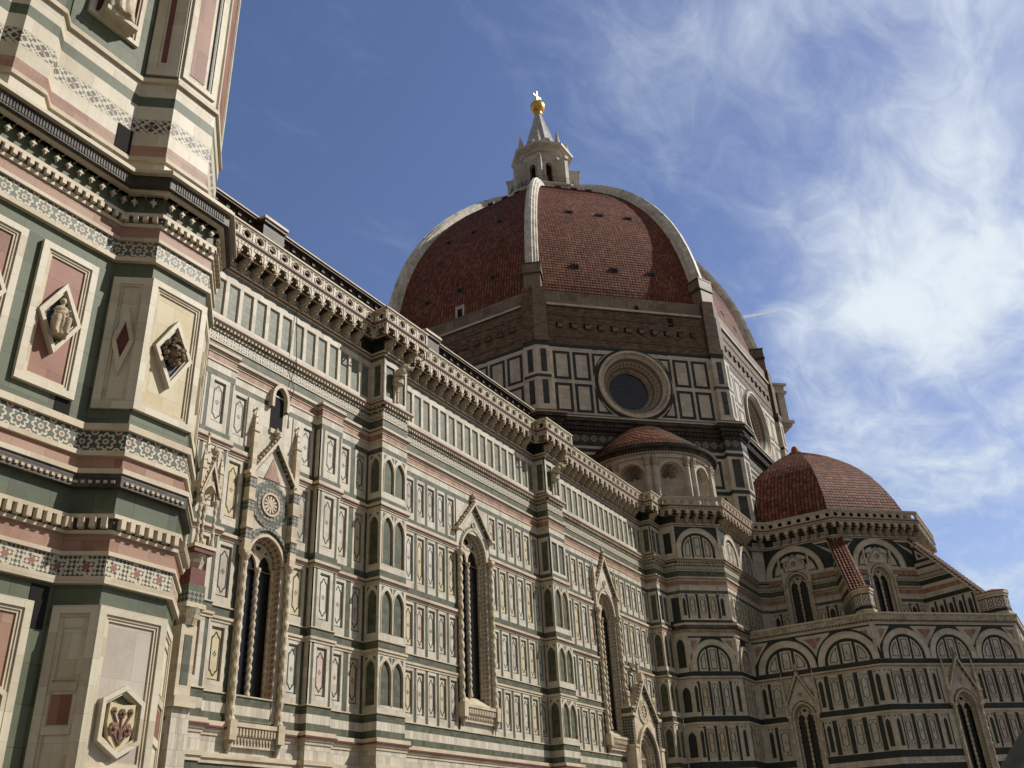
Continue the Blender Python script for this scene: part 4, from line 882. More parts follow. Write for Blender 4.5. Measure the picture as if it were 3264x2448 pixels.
def dome_faces(mb, c, rows, mat, lip_, faces=range(8), a0=22.5):
    """eight flat-sided faces; each course overlaps the one below like real tiles"""
    for k in faces:
        t0, t1 = R(a0+45*k), R(a0+45*k+45); vv = 0
        for j in range(len(rows)-1):
            (r0, z0), (r1, z1) = rows[j], rows[j+1]; l = math.hypot(r1-r0, z1-z0); nx, nz = (z1-z0)/l, -(r1-r0)/l; lip = lip_*.5
            ra, za = r0+nx*lip, z0+nz*lip
            P = lambda r, t, z: (c[0]+r*cos(t), c[1]+r*sin(t), z)
            w0, w1 = ra*sin(R(22.5)), r1*sin(R(22.5)); o = k*77.7+(j % 2)*0.0; jj = j*50+1
            mb.face([P(ra, t0, za), P(ra, t1, za), P(r1, t1, z1), P(r1, t0, z1)], mat, [(o-w0, jj), (o+w0, jj), (o+w1, jj+48), (o-w1, jj+48)])
            mb.face([P(r0, t0, z0), P(r0, t1, z0), P(ra, t1, za), P(ra, t0, za)], mat, [(o-w0, jj), (o+w0, jj), (o+w0, jj+1), (o-w0, jj+1)])
# ------------------------------------------------------------ chapels round the tribune foot
def chapels():
    mb = MB(); k0 = 2
    gaps = {2: (3.95, 1.35), 3: (7.5, 1.45)}
    PAR = [(20.75, 20.6, .38, 'trim'), (20.6, 20.1, .30, 'carved'), (20.1, 19.98, .12, 'blackened'), (19.98, 19.75, .04, 'drumwhite'), (19.75, 16.7, 0, 'white'), (16.7, 16.31, .03, 'dark')]+strings(16.31, 15.95)
    MID = LOWC[10:]
    sweep(mb, LB, PAR, segs=[2, 3, 4, 5, 6]); dentils(mb, LB, 19.98, 20.1, .1, .2, .3, segs=[2, 3])
    for k in range(2, 7):
        A, B = LB[k], LB[k+1]; f = fseg(A, B)
        if k in gaps:
            s, h = gaps[k]; p, q = f.p(s-h, 0, 0)[:2], f.p(s+h, 0, 0)[:2]
            sweep(mb, LB[:k+1]+[p], MID, segs=[k]); sweep(mb, [q]+LB[k+1:], MID, segs=[0])
        else: sweep(mb, LB, MID, segs=[k])
    lay = {2: ([3.25, 8.75], 2.62, 11.37), 3: ([2.75, 7.5, 12.25], 2.3, 15.0), 4: ([2.6, 7.47, 12.3], 2.3, 14.94)}
    for k, (cs, w, L) in lay.items():
        f = fseg(LB[k], LB[k+1]); spandrels(mb, f, cs, w, .25, L-.25, 16.72, 19.74)
        for a, b in ((0, .25), (L-.25, L)): mb.box(f, a, b, -.05, .03, 16.7, 19.75, 'white')
        for c in cs: lunette(mb, f, c, w, 16.72, .006, rise=.05 if k == 2 else .3)
    G, P_, L_ = ('G', .40), ('P', .88), ('L', .55)
    for zt, zb in ((15.9, 12.98), (12.15, 9.3)):
        f = fseg(LB[2], LB[3])
        mixed_row(mb, f, seq(.45, [L_, (' ', .12), ('G', .3), ('P', 1.0)]), zb, zt)
        mixed_row(mb, f, seq(5.4, [('G', .14), (' ', .08), L_, (' ', .08), G, P_, G, P_, G, P_, G, (' ', .08), ('L', .6)]), zb, zt)
        f = fseg(LB[3], LB[4])
        mixed_row(mb, f, seq(.12, [L_, (' ', .1), ('G', .1), ('P', .82), ('G', .36), ('P', .82), ('G', .36), ('P', .82), ('G', .36), (' ', .3), L_, (' ', .1), ('G', .12)]), zb, zt)
        mixed_row(mb, f, seq(9.1, [('G', .14), (' ', .1), L_, (' ', .1), ('G', .2), ('P', .82), ('G', .36), ('P', .82), ('G', .36), ('P', .82), ('G', .36), (' ', .1), L_]), zb, zt)
        f = fseg(LB[4], LB[5]); mixed_row(mb, f, seq(.15, [L_]+[G, P_]*11), zb, zt)
    for x in (5.7, ): pass
    add(mb, 'wall', label='low shaded ring of chapels with striped round arches')
    fa, fb = fseg(LB[2], LB[3]), fseg(LB[3], LB[4])
    lower_window(fa, 3.95, 1.28, 6.8, 12.75, 13.9, 16.6, 1.35, (8.0, 15.95), 'gabled window in the west chapel wall')
    lower_window(fb, 7.5, 1.38, 6.8, 12.75, 14.1, 17.0, 1.45, (8.0, 15.95), 'gabled window in the chapel wall under the middle arch')
    # sloping roof behind the parapet
    r = MB(); pin = octp(TC, 10.9); pout = octp(TC, 18.0)
    for k in range(8):
        a, b = pout[k], pout[(k+1) % 8]; c, d = pin[(k+1) % 8], pin[k]
        r.face([(*a, 20.4), (*b, 20.4), (*c, 21.0), (*d, 21.0)], 'greystone', [(0, 0), (10, 0), (8, 7), (2, 7)])
    add(r, 'chapel_roof')
chapels()
def flying(az, label):
    a = R(az); f = F((TC[0], TC[1]), a)              # s outwards along the radius; d to its right
    mb = MB(); h = .62
    ZR = lambda s: 29.75-(s-12.0)*(29.75-23.1)/5.6
    s0, s1 = 11.6, 17.4
    def side(bands, sg):
        for zt, zb, m, pr in bands:
            sa = s1 if ZR(s1) >= zt else 12.0+(29.75-zt)/(29.75-23.1)*5.6
            sb = s1 if ZR(s1) >= zb else 12.0+(29.75-zb)/(29.75-23.1)*5.6
            P = [(s0, zb), (sb, zb), (max(sa, s0), zt), (s0, zt)]; D = sg*(h+pr)
            pts = [(p[0], D, p[1]) for p in P]; mb.fq(f, pts if sg > 0 else pts[::-1], m)
    B = [(29.6, 29.3, 'drumwhite', .0), (29.3, 27.6, 'dark', 0), (27.6, 27.25, 'drumwhite', .03), (27.25, 27.0, 'dark', 0), (27.0, 26.45, 'trim', .03), (26.45, 25.92, 'rosettes', .0), (25.92, 25.8, 'trim', .03), (25.8, 25.3, 'dark', 0), (25.3, 24.95, 'trim', .04), (24.95, 24.5, 'pink', 0), (24.5, 24.02, 'slabs', .01), (24.02, 23.6, 'dark', 0), (23.6, 20.3, 'white', 0)]
    for sg in (-1, 1):
        side(B, sg)
        x = 12.1
        while x < 17.0:
            zt = min(23.5, ZR(x+.55)-.35)
            for u0, u1, m in ((x+.12, x+.5, 'arch'), (x+.62, x+.84, 'dark')):
                if m == 'dark': P = rectp(u0, u1, 20.6, zt)
                else: P = arch_pts((u0+u1)/2, (u1-u0)/2, 20.7, zt-.75, 1.0, 5); P = P[::-1]
                pts = [(p[0], sg*(h+.008), p[1]) for p in P]; mb.fq(f, pts if sg > 0 else pts[::-1], 'dark')
            x += .98
        T = [(12.05, 29.0), (12.05, 27.9), (13.2, 27.9)]; pts = [(p[0], sg*(h+.02), p[1]) for p in T]; mb.fq(f, pts, 'drumwhite')
        T = [(12.25, 28.6), (12.25, 28.1), (12.8, 28.1)]; pts = [(p[0], sg*(h+.03), p[1]) for p in T]; mb.fq(f, pts, 'dark')
    # sloping white coping and tiled top
    def slope(d0, d1, lift0, lift1, m, sa=s0, sb=17.6): mb.face([f.p(sa, d0, ZR(sa)+lift1), f.p(sa, d1, ZR(sa)+lift1), f.p(sb, d1, ZR(sb)+lift1), f.p(sb, d0, ZR(sb)+lift1)], m, [(d0, 0), (d1, 0), (d1, 9), (d0, 9)])
    for d0, d1 in ((-.82, -.55), (.55, .82)):
        P = [(s0, ZR(s0)-.28), (17.6, ZR(17.6)-.28), (17.6, ZR(17.6)), (s0, ZR(s0))]
        for dd in (d0, d1): mb.fq(f, [(p[0], dd, p[1]) for p in P], 'trim')
        slope(d0, d1, 0, 0, 'trim'); slope(d0, d1, 0, -.28, 'trim')
    n = 22
    for i in range(n):
        sa, sb = s0+(17.75-s0)*i/n, s0+(17.75-s0)*(i+1)/n; za, zb = ZR(sa)+.10, ZR(sb)+.17
        for q in range(5):
            d0 = -.80+q*.32; pr = [(0, 0), (.06, .09), (.16, .13), (.26, .09), (.32, 0)]
            for (x0, y0), (x1, y1) in zip(pr, pr[1:]):
                mb.face([f.p(sa, d0+x0, za+y0), f.p(sa, d0+x1, za+y1), f.p(sb, d0+x1, zb+y1), f.p(sb, d0+x0, zb+y0)], 'smalltile', [(q*.42+.05+x0, i*50+1), (q*.42+.05+x1, i*50+1), (q*.42+.05+x1, i*50+40), (q*.42+.05+x0, i*50+40)])
        mb.face([f.p(sb, -.8, zb), f.p(sb, .8, zb), f.p(sb, .8, zb-.09), f.p(sb, -.8, zb-.09)], 'terracotta', [(0, 0)]*4)
    o = add(mb, 'flying_buttress', label=label)
    c = MB()
    pts = [f.p(17.2, -.85, 0)[:2], f.p(18.7, -.85, 0)[:2], f.p(19.5, -.4, 0)[:2], f.p(19.5, .4, 0)[:2], f.p(18.7, .85, 0)[:2], f.p(17.2, .85, 0)[:2]][::-1]
    sweep(c, pts, [(23.1, 23.0, .10, 'terracotta'), (23.0, 22.8, .14, 'trim'), (22.8, 22.55, .06, 'trim'), (22.55, 22.45, 0, 'dark'), (22.45, 21.45, 0, 'white'), (21.45, 21.1, .01, 'dark'), (21.1, 20.85, .08, 'trim'), (20.85, 20.4, .16, 'trim')], closed=True)
    for k in range(5):
        fr = fseg(pts[k], pts[k+1]); l = seglen(pts[k], pts[k+1])
        m = 2 if l > 1.2 else 1
        for q in range(m):
            a, b = l*q/m+.1, l*(q+1)/m-.1; rect_ring(c, fr, a, b, 21.52, 22.4, .06, 0, .012, 'line'); A = diamond((a+b)/2, 21.96, (b-a)*.33, .33); I = diamond((a+b)/2, 21.96, (b-a)*.22, .22); c.ring(fr, A, I, 0, .012, 'line')
    ctr = f.p(18.4, 0, 0)
    for k in range(6): c.face([(*offs(pts, .12, True)[k], 23.1), (*offs(pts, .12, True)[(k+1) % 6], 23.1), (ctr[0], ctr[1], 23.45)], 'terracotta', [(0, 0), (1, 0), (.5, 1)])
    add(c, 'pier', o)
flying(202.5, 'tiled flying buttress seen nearly end on'); flying(247.5, 'tiled flying buttress sloping down against the sky')
tribune_dome()
# ------------------------------------------------------------ drum
DC = (66.955, 22.233); tn = math.tan(R(22.5))
def drum_path(apw, app, hw):           # wall apothem, pier apothem, pier half-width along each face
    pts = []
    for k in range(8):
        az = R(180+45*k); a = az+pi/2; f = F((DC[0], DC[1]), a)          # outward normal = direction az
        S = (cos(a), sin(a)); Nn = (cos(az), sin(az)); P = lambda s, ap: (DC[0]+S[0]*s+Nn[0]*ap, DC[1]+S[1]*s+Nn[1]*ap)
        v = app*tn; pts += [P(-v, app), P(-v+hw, app), P(-v+hw, apw), P(v-hw, apw), P(v-hw, app)]
    return pts
def dface(k, ap):                       # frame of octagon face k (0 = west, 1 = south-west, 2 = south), s=0 at its middle
    az = R(180+45*k); a = az+pi/2; return F((DC[0]+cos(az)*ap, DC[1]+sin(az)*ap), a)
def ring_pts(sc, zc, r, n=64, hw=None, hh=None):
    return [(sc+r*cos(2*pi*i/n), zc+r*sin(2*pi*i/n)) for i in range(n)]
def drum():
    mb = MB(); D1 = drum_path(26.95, 27.44, 1.62)
    faces_wall = lambda i: 'drumwhite'
    # marble storey: wall face left open for the round window of every side
    wallseg = [i for i in range(40) if i % 5 == 2]; rest = [i for i in range(40) if i % 5 != 2]
    sweep(mb, D1, [(54.7, 54.05, .06, 'brick'), (54.05, 53.45, 0, 'drumgreen'), (53.45, 49.78, 0, 'drumwhite'), (49.78, 49.42, .01, 'drumgreen'), (49.42, 45.8, 0, 'drumwhite'), (45.8, 45.5, .10, 'trim'), (45.5, 45.04, .2, 'trim')], True, rest)
    sweep(mb, D1, [(54.05, 53.62, 0, 'drumgreen')], True, wallseg); sweep(mb, D1, [(45.25, 44.75, 0, 'drumgreen')], True, wallseg)
    for k in range(8):
        f = dface(k, 26.95); H = 27.44*tn-1.62; zc, r = 49.45, 4.25; n = 64
        A, B = [], []
        for i in range(n):
            t = 2*pi*(i+.5)/n; kx = min(4.5/max(abs(cos(t)), 1e-6), (4.17 if sin(t) > 0 else 4.2)/max(abs(sin(t)), 1e-6)); kx = max(kx, 3.95)
            A.append((4.5*max(-1, min(1, kx*cos(t)/4.5)), zc+max(-4.2, min(4.17, kx*sin(t))))); B.append((3.9*cos(t), zc+3.9*sin(t)))
        mb.ring(f, A, B, -.01, 0, 'drumwhite')
        for a, b in ((-H, -4.5), (4.5, H)): mb.fq(f, [(a, 0, 45.25), (b, 0, 45.25), (b, 0, 53.62), (a, 0, 53.62)], 'drumwhite')
        mb.ring(f, ring_pts(0, zc, 4.62, n), ring_pts(0, zc, 4.05, n), -.02, .012, 'drumgreen')
        for z0, z1 in ((49.55, 53.12), (45.55, 49.1)):
            for s in (-8.3, -6.0, 6.0, 8.3): rect_ring(mb, f, s-1.0, s+1.0, z0, z1, .34, -.02, .010, 'drumgreen')
            for sg in (-1, 1):                     # cut-off panels beside the round window
                up = z0 > 49.4; q = []
                zo = z1 if up else z0
                pts = [(4.72, zo), (4.72, zc+sg*0)]
                xs = [sg*4.72, sg*2.1]
                za = lambda x: zc+(1 if up else -1)*sqrt(max(4.75**2-x*x, 0))
                O = [(sg*4.72, za(4.72)), (sg*4.72, zo), (sg*2.75, zo), (sg*3.2, za(3.2)), (sg*3.9, za(3.9))]
                mb.prism(f, O if (sg > 0) == up else O[::-1], -.02, .010, 'drumgreen')
                I = [(sg*4.42, za(4.42)+(.25 if up else -.25)), (sg*4.42, zo-(.3 if up else -.3)), (sg*3.45, zo-(.3 if up else -.3)), (sg*3.75, za(3.75)+(.25 if up else -.25))]
                mb.prism(f, I if (sg > 0) == up else I[::-1], -.02, .016, 'drumwhite')
        for s0 in (-H-1.62, H):                   # pier panels
            fp = dface(k, 27.44)
            for z0, z1 in ((50.1, 53.0), (46.15, 49.1)):
                mb.box(fp, s0+.52, s0+1.2, -.05, .008, z0, z1, 'drumgreen')
    o = add(mb, 'drum', label='octagonal drum with white panels framed in dark green')
    for k in range(8):
        f = dface(k, 26.95); c = MB(); zc = 49.45
        c.ring(f, ring_pts(0, zc, 4.25), ring_pts(0, zc, 3.95), -.2, .30, 'trim'); c.ring(f, ring_pts(0, zc, 3.95), ring_pts(0, zc, 3.7), -.2, .16, 'carved')
        prof = [(3.7, .10, 'drumwhite'), (3.5, -.15, 'drumwhite'), (3.45, -.2, 'mosaic'), (3.25, -.5, 'mosaic'), (3.2, -.5, 'oculusband'), (2.85, -1.05, 'oculusband'), (2.8, -1.05, 'mosaic'), (2.62, -1.3, 'mosaic'), (2.55, -1.3, 'carved'), (2.4, -1.75, 'carved'), (2.36, -1.95, 'carved')]
        for (ra, da, m), (rb, db, m2) in zip(prof, prof[1:]):
            for i in range(64):
                t, u = 2*pi*i/64, 2*pi*(i+1)/64; ll = ra*2*pi/64
                c.face([f.p(ra*cos(t), da, zc+ra*sin(t)), f.p(ra*cos(u), da, zc+ra*sin(u)), f.p(rb*cos(u), db, zc+rb*sin(u)), f.p(rb*cos(t), db, zc+rb*sin(t))], m2, [(i*.3435, 0), ((i+1)*.3435, 0), ((i+1)*.3435, .55), (i*.3435, .55)])
        w = add(c, 'round_window', o); g = MB(); g.prism(f, ring_pts(0, zc, 2.4, 40), -2.0, -1.86, 'glass'); add(g, 'glass', w) if False else add(g, 'glass', o)
    # rough brick band with put-log sockets, then plaster strip
    b = MB(); D2 = drum_path(26.9, 27.3, 1.55)
    sweep(b, D2, [(59.2, 54.05, 0, 'brick')], True); wall = [i for i in range(40) if i % 5 == 2]; sweep(b, drum_path(26.7, 27.5, 1.55), [(61.2, 59.38, .1, 'greystone')], True, wall); sweep(b, drum_path(26.85, 27.5, 1.55), [(59.42, 59.18, .25, 'drumwhite'), (59.18, 59.05, .12, 'blackened')], True, wall)
    sweep(b, D2, [(61.5, 59.2, -.12, 'brick')], True, [i for i in range(40) if i % 5 != 2])
    for k in range(8):
        f = dface(k, 26.9)
        for j in range(11):
            s = -8.2+j*1.64; z = 56.62
            b.box(f, s-.44, s+.36, -.02, .012, z-.36, z+.36, 'void'); b.box(f, s-.22, s+.40, -.02, .22, z-.36, z+.12, 'brick')  # socket shade painted as a flat black box
        for zz in (55.0, 57.9): b.box(f, -9.6, 9.6, -.05, .07, zz, zz+.1, 'brick')
        if k == 1: b.box(f, 5.2, 5.9, -.05, .012, 57.6, 58.8, 'void'); b.box(f, 1.3, 1.7, -.1, .08, 59.45, 60.1, 'void')
    add(b, 'brick_band', o, label='unfaced brown brick band above the marble')
    # dark cornice and base storey
    c = MB(); D3 = drum_path(26.95, 27.75, 1.95)
    sweep(c, D3, [(45.06, 44.7, .55, 'blackened'), (44.7, 44.58, .95, 'drumwhite'), (44.58, 44.2, .85, 'blackened'), (44.2, 43.75, .55, 'blackened'), (43.75, 43.3, .35, 'blackened'), (43.3, 42.98, .12, 'blackened'), (42.98, 42.08, 0, 'drumband'), (42.08, 41.6, .02, 'drumgreen'), (41.6, 41.3, .04, 'drumwhite'), (41.3, 40.9, .02, 'drumgreen'), (40.9, 37.0, 0, 'drumwhite'), (37.0, 36.6, .05, 'drumgreen'), (36.6, 33.2, 0, 'drumwhite'), (33.2, 32.7, .05, 'drumgreen'), (32.7, 32.2, .05, 'drumwhite'), (32.2, 31.0, .1, 'drumgreen')], True)
    dentils(c, D3+[D3[0]], 43.35, 43.6, .35, .55, .45, 'blackened')
    for k in range(8):
        f = dface(k, 26.95); H = 27.75*tn-1.95; fp = dface(k, 27.75)
        for z0, z1 in ((37.3, 40.6), (33.5, 36.3)):
            for s in (-8.1, -5.8, -3.5, 3.5, 5.8, 8.1): rect_ring(c, f, s-1.0, s+1.0, z0, z1, .34, -.02, .010, 'drumgreen')
            for s0 in (-H-1.95, H): c.box(fp, s0+.45, s0+1.5, -.05, .008, z0, z1, 'drumgreen')
    add(c, 'drum_base', o, label='dark weathered cornice and base storey under the drum')
    # stretch of finished loggia on the south-east side, seen against the sky
    l = MB(); f = dface(3, 27.2)
    l.box(f, -11.2, 11, -.2, 2.3, 54.1, 54.5, 'drumwhite', True); l.box(f, -11.0, 10.8, -.2, 1.9, 53.6, 54.1, 'carved', True); l.box(f, -10.8, 10.6, -.2, 1.3, 53.0, 53.6, 'carved', True)
    for j in range(9):
        s = -10.6+j*2.55; l.box(f, s-.45, s+.45, .6, 1.6, 54.5, 58.6, 'drumwhite', True)
        if j < 8: arch_cell(l, f, s+.45, s+2.1, 54.5, 58.6, s+1.275, .7, 54.9, 56.6, 0, 1.45, .5, 'drumwhite', n=6)
    l.box(f, -11.2, 11, -.1, 2.0, 58.6, 59.0, 'drumwhite', True); l.box(f, -11.0, 10.8, -.1, 1.75, 59.0, 59.8, 'trim', True); l.box(f, -11.3, 11.1, -.1, 2.1, 59.8, 60.1, 'drumwhite', True)
    add(l, 'loggia', o, label='short pale arcaded loggia at the far side of the drum')
    return o
drum()
# ------------------------------------------------------------ dome, ribs, lantern
PROF = [(27.9, 60.9), (27.75, 63), (27.35, 65.5), (26.85, 68), (26.2, 70.6), (25.35, 73.2), (24.3, 75.7), (23.1, 78), (21.7, 80.3), (20.1, 82.5), (18.3, 84.7), (16.3, 86.8), (14.1, 88.8), (11.7, 90.8), (9.2, 92.6), (6.6, 94.3), (5.2, 95.2)]
def pr_at(z):
    for (r0, z0), (r1, z1) in zip(PROF, PROF[1:]):
        if z <= z1: t = (z-z0)/(z1-z0); return r0+(r1-r0)*t, (r1-r0)/(z1-z0)
    return PROF[-1][0], -1
def dome():
    mb = MB(); rows = []
    for (r0, z0), (r1, z1) in zip(PROF, PROF[1:]):
        n = max(1, round(math.hypot(r1-r0, z1-z0)/.43)); rows += [(r0+(r1-r0)*i/n, z0+(z1-z0)*i/n) for i in range(n)]
    rows.append(PROF[-1]); dome_faces(mb, DC, rows, 'dometile', .055)
    o = add(mb, 'dome', label='great octagonal dome of weathered red tiles')
    for k in range(8):
        a = R(22.5+45*k); c = MB(); u, v = (cos(a), sin(a)), (-sin(a), cos(a)); rings = []
        pts = [(r, z) for r, z in PROF if z > 64]; pts = [(pr_at(64.6)[0], 64.6)]+pts[1:]
        for i, (r, z) in enumerate(pts):
            (ra, za), (rb, zb) = pts[max(i-1, 0)], pts[min(i+1, len(pts)-1)]; l = math.hypot(rb-ra, zb-za); nx, nz = (zb-za)/l, -(rb-ra)/l
            w = .80-.18*i/len(pts); rg = []
            for x, h in ((-w, -.4), (-w, .55), (-w*.72, .62), (-w*.66, .86), (-w*.3, .92), (-w*.24, 1.12), (w*.24, 1.12), (w*.3, .92), (w*.66, .86), (w*.72, .62), (w, .55), (w, -.4)):
                rr, zz = r+nx*(h-.05), z+nz*(h-.05); rg.append((DC[0]+u[0]*rr+v[0]*x, DC[1]+u[1]*rr+v[1]*x, zz))
            rings.append(rg)
        c.loft(rings, 'domewhite', False); c.face(rings[0], 'domewhite', [(p[2], 0) for p in rings[0]]); rb = add(c, 'rib', o)
        b = MB(); f = F((DC[0]+u[0]*26.9, DC[1]+u[1]*26.9), a+pi/2)
        def blk(z0, z1, w, d0, d1, m): b.box(f, -w, w, d0, d1, z0, z1, m)
        for z0, z1, w, d0, d1 in ((61.0, 63.6, 1.0, -.5, 1.95), (63.6, 65.0, 1.12, -1.0, 1.95)): blk(z0, z1, w, d0, d1, 'greystone')
        blk(63.45, 63.65, 1.2, -.5, 2.05, 'blackened'); blk(64.9, 65.1, 1.18, -1, 1.98, 'blackened'); blk(59.0, 61.0, 1.1, -.5, 1.85, 'brick')
        add(b, 'rib_foot', rb) if False else add(b, 'rib_foot', o)
    # small hooded vents in three rows on each face
    for k in range(8):
        for z, ss in ((66.2, (-5.0, 0, 4.9)), (77.2, (-3.9, .2, 4.2)), (88.6, (-2.2, 0.2, 2.4))):
            r, sl_ = pr_at(z); ap = r*cos(R(22.5)); f = dface(k, ap)
            th = atan2(1, -sl_*cos(R(22.5)))
            for s in ss:
                b = MB(); b.box(f, s-.5, s+.5, -.8, .11, z-.34, z+.34, 'blackened'); b.box(f, s-.30, s+.30, -.5, .125, z-.22, z+.2, 'void')
                add(b, 'vent', o)
    f = dface(0, 27.6*cos(R(22.5))); b = MB(); b.box(f, -.4, .9, -1, .25, 60.9, 63.6, 'drumwhite'); b.box(f, -.1, .6, -.5, .27, 60.9, 63.1, 'void'); add(b, 'doorway', o)
    return o
dome()
def octr(c, r, z, a0=22.5): return [(c[0]+r*cos(R(a0+45*k)), c[1]+r*sin(R(a0+45*k)), z) for k in range(8)]
def lantern():
    mb = MB()
    mb.loft([octr(DC, r, z) for r, z in ((6.3, 94.6), (6.4, 95.4), (6.7, 95.6), (6.7, 95.9), (3.0, 95.92))], 'lanternwhite')
    mb.loft([octr(DC, r, z) for r, z in ((3.75, 95.9), (3.75, 97.0))], 'lanternwhite')
    mb.loft([octr(DC, r, z) for r, z in ((3.75, 102.9), (3.85, 103.0), (3.85, 103.3), (3.7, 103.4), (3.7, 104.3), (4.0, 104.4), (4.25, 104.7), (4.9, 105.0), (5.15, 105.15), (5.15, 105.55), (4.5, 105.75), (2.7, 106.6))], 'lanternwhite')
    for k in range(8):
        a, b = octr(DC, 3.75, 0)[k], octr(DC, 3.75, 0)[(k+1) % 8]; f = F(a[:2], atan2(b[1]-a[1], b[0]-a[0])); L = seglen(a, b)
        arch_cell(mb, f, 0, L, 96.9, 102.9, L/2, .55, 97.1, 101.6, 0, 0, .6, 'lanternwhite', 'lanternwhite', 8); arch_band(mb, f, L/2, .55, .72, 97.1, 101.6, 0, 0, .08, 'lanternwhite', 8)
        mb.prism(f, arch_pts(L/2, .56, 97.1, 101.6, 0, 8), -.7, -.6, 'void'); rect_ring(mb, f, .42, L-.42, 97.0, 102.6, .08, 0, .06, 'lanternwhite')
        a2 = R(22.5+45*k); u = (cos(a2), sin(a2)); fr = F((DC[0], DC[1]), a2)
        mb.lathe((DC[0]+u[0]*3.72, DC[1]+u[1]*3.72), [(.34, 96), (.30, 96.6), (.26, 102.2), (.42, 102.8), (.45, 102.95)], 'lanternwhite', 8)
        for r in (4.6, ):                               # scrolled buttress with a shell-topped passage
            P = [(3.6, 95.9), (4.1, 95.9), (4.1, 98.0), (4.35, 98.5), (4.75, 98.5), (4.95, 98.0), (4.95, 95.9), (5.9, 95.9), (5.9, 101.3), (6.1, 101.5), (6.1, 102.0), (5.3, 102.0), (5.0, 102.2), (4.6, 102.2), (4.3, 102.5), (4.1, 103.1), (3.6, 103.2)]
            for d in (-.33, .33): mb.fq(fr, [(s, d, z) for s, z in (P if d > 0 else P[::-1])], 'lanternwhite')
            for (p, q) in zip(P, P[1:]+[P[0]]): mb.fq(fr, [(p[0], -.33, p[1]), (q[0], -.33, q[1]), (q[0], .33, q[1]), (p[0], .33, p[1])], 'lanternwhite')
        c = (DC[0]+u[0]*4.2, DC[1]+u[1]*4.2); mb.lathe(c, [(.5, 105.6), (.5, 106.3), (.34, 106.4), (.42, 106.9), (.24, 107.2), (.34, 107.6), (.14, 107.9), (.22, 108.2), (.05, 108.6)], 'lanternwhite', 8)
        a3 = R(45*k); mb.ball((DC[0]+cos(a3)*2.95, DC[1]+sin(a3)*2.95, 106.7), .95, 'lead', 10, (1, 1, 1.0))
    o = add(mb, 'lantern', label='pale marble lantern on top of the dome')
    c = MB(); n = 16
    c.loft([[(DC[0]+r*(1 if j % 2 else .9)*cos(2*pi*j/n+R(22.5)), DC[1]+r*(1 if j % 2 else .9)*sin(2*pi*j/n+R(22.5)), z) for j in range(n)] for r, z in ((3.1, 106.3), (2.6, 108.2), (1.9, 110.8), (1.15, 113.4), (.55, 115.7))], 'lead'); add(c, 'spire', o)
    g = MB(); g.lathe(DC, [(.55, 115.5), (.72, 115.7), (.72, 115.95), (.5, 116.1), (.45, 116.25)], 'gold', 16); g.ball((*DC, 117.4), 1.25, 'gold', 24); add(g, 'gilded_ball', o, smooth=True)
    x = MB(); f = F(DC, R(-45)+0)
    f = F(DC, R(-12)); x.box(f, -.13, .13, -.13, .13, 118.6, 121.0, 'gold', True); x.box(f, -.95, .95, -.12, .12, 119.75, 120.02, 'gold', True); add(x, 'cross', o)
    r = MB(); ps = octr(DC, 6.55, 95.9)
    for k in range(8):
        a, b = ps[k], ps[(k+1) % 8]
        for h in (.4, .75, 1.1): r.tube([(a[0], a[1], a[2]+h), (b[0], b[1], b[2]+h)], .035, 'iron', 5)
        for t in range(4): q = [a[i]+(b[i]-a[i])*t/4 for i in range(2)]; r.tube([(*q, 95.9), (*q, 97.0)], .045, 'iron', 5)
    add(r, 'railing', o)
lantern()
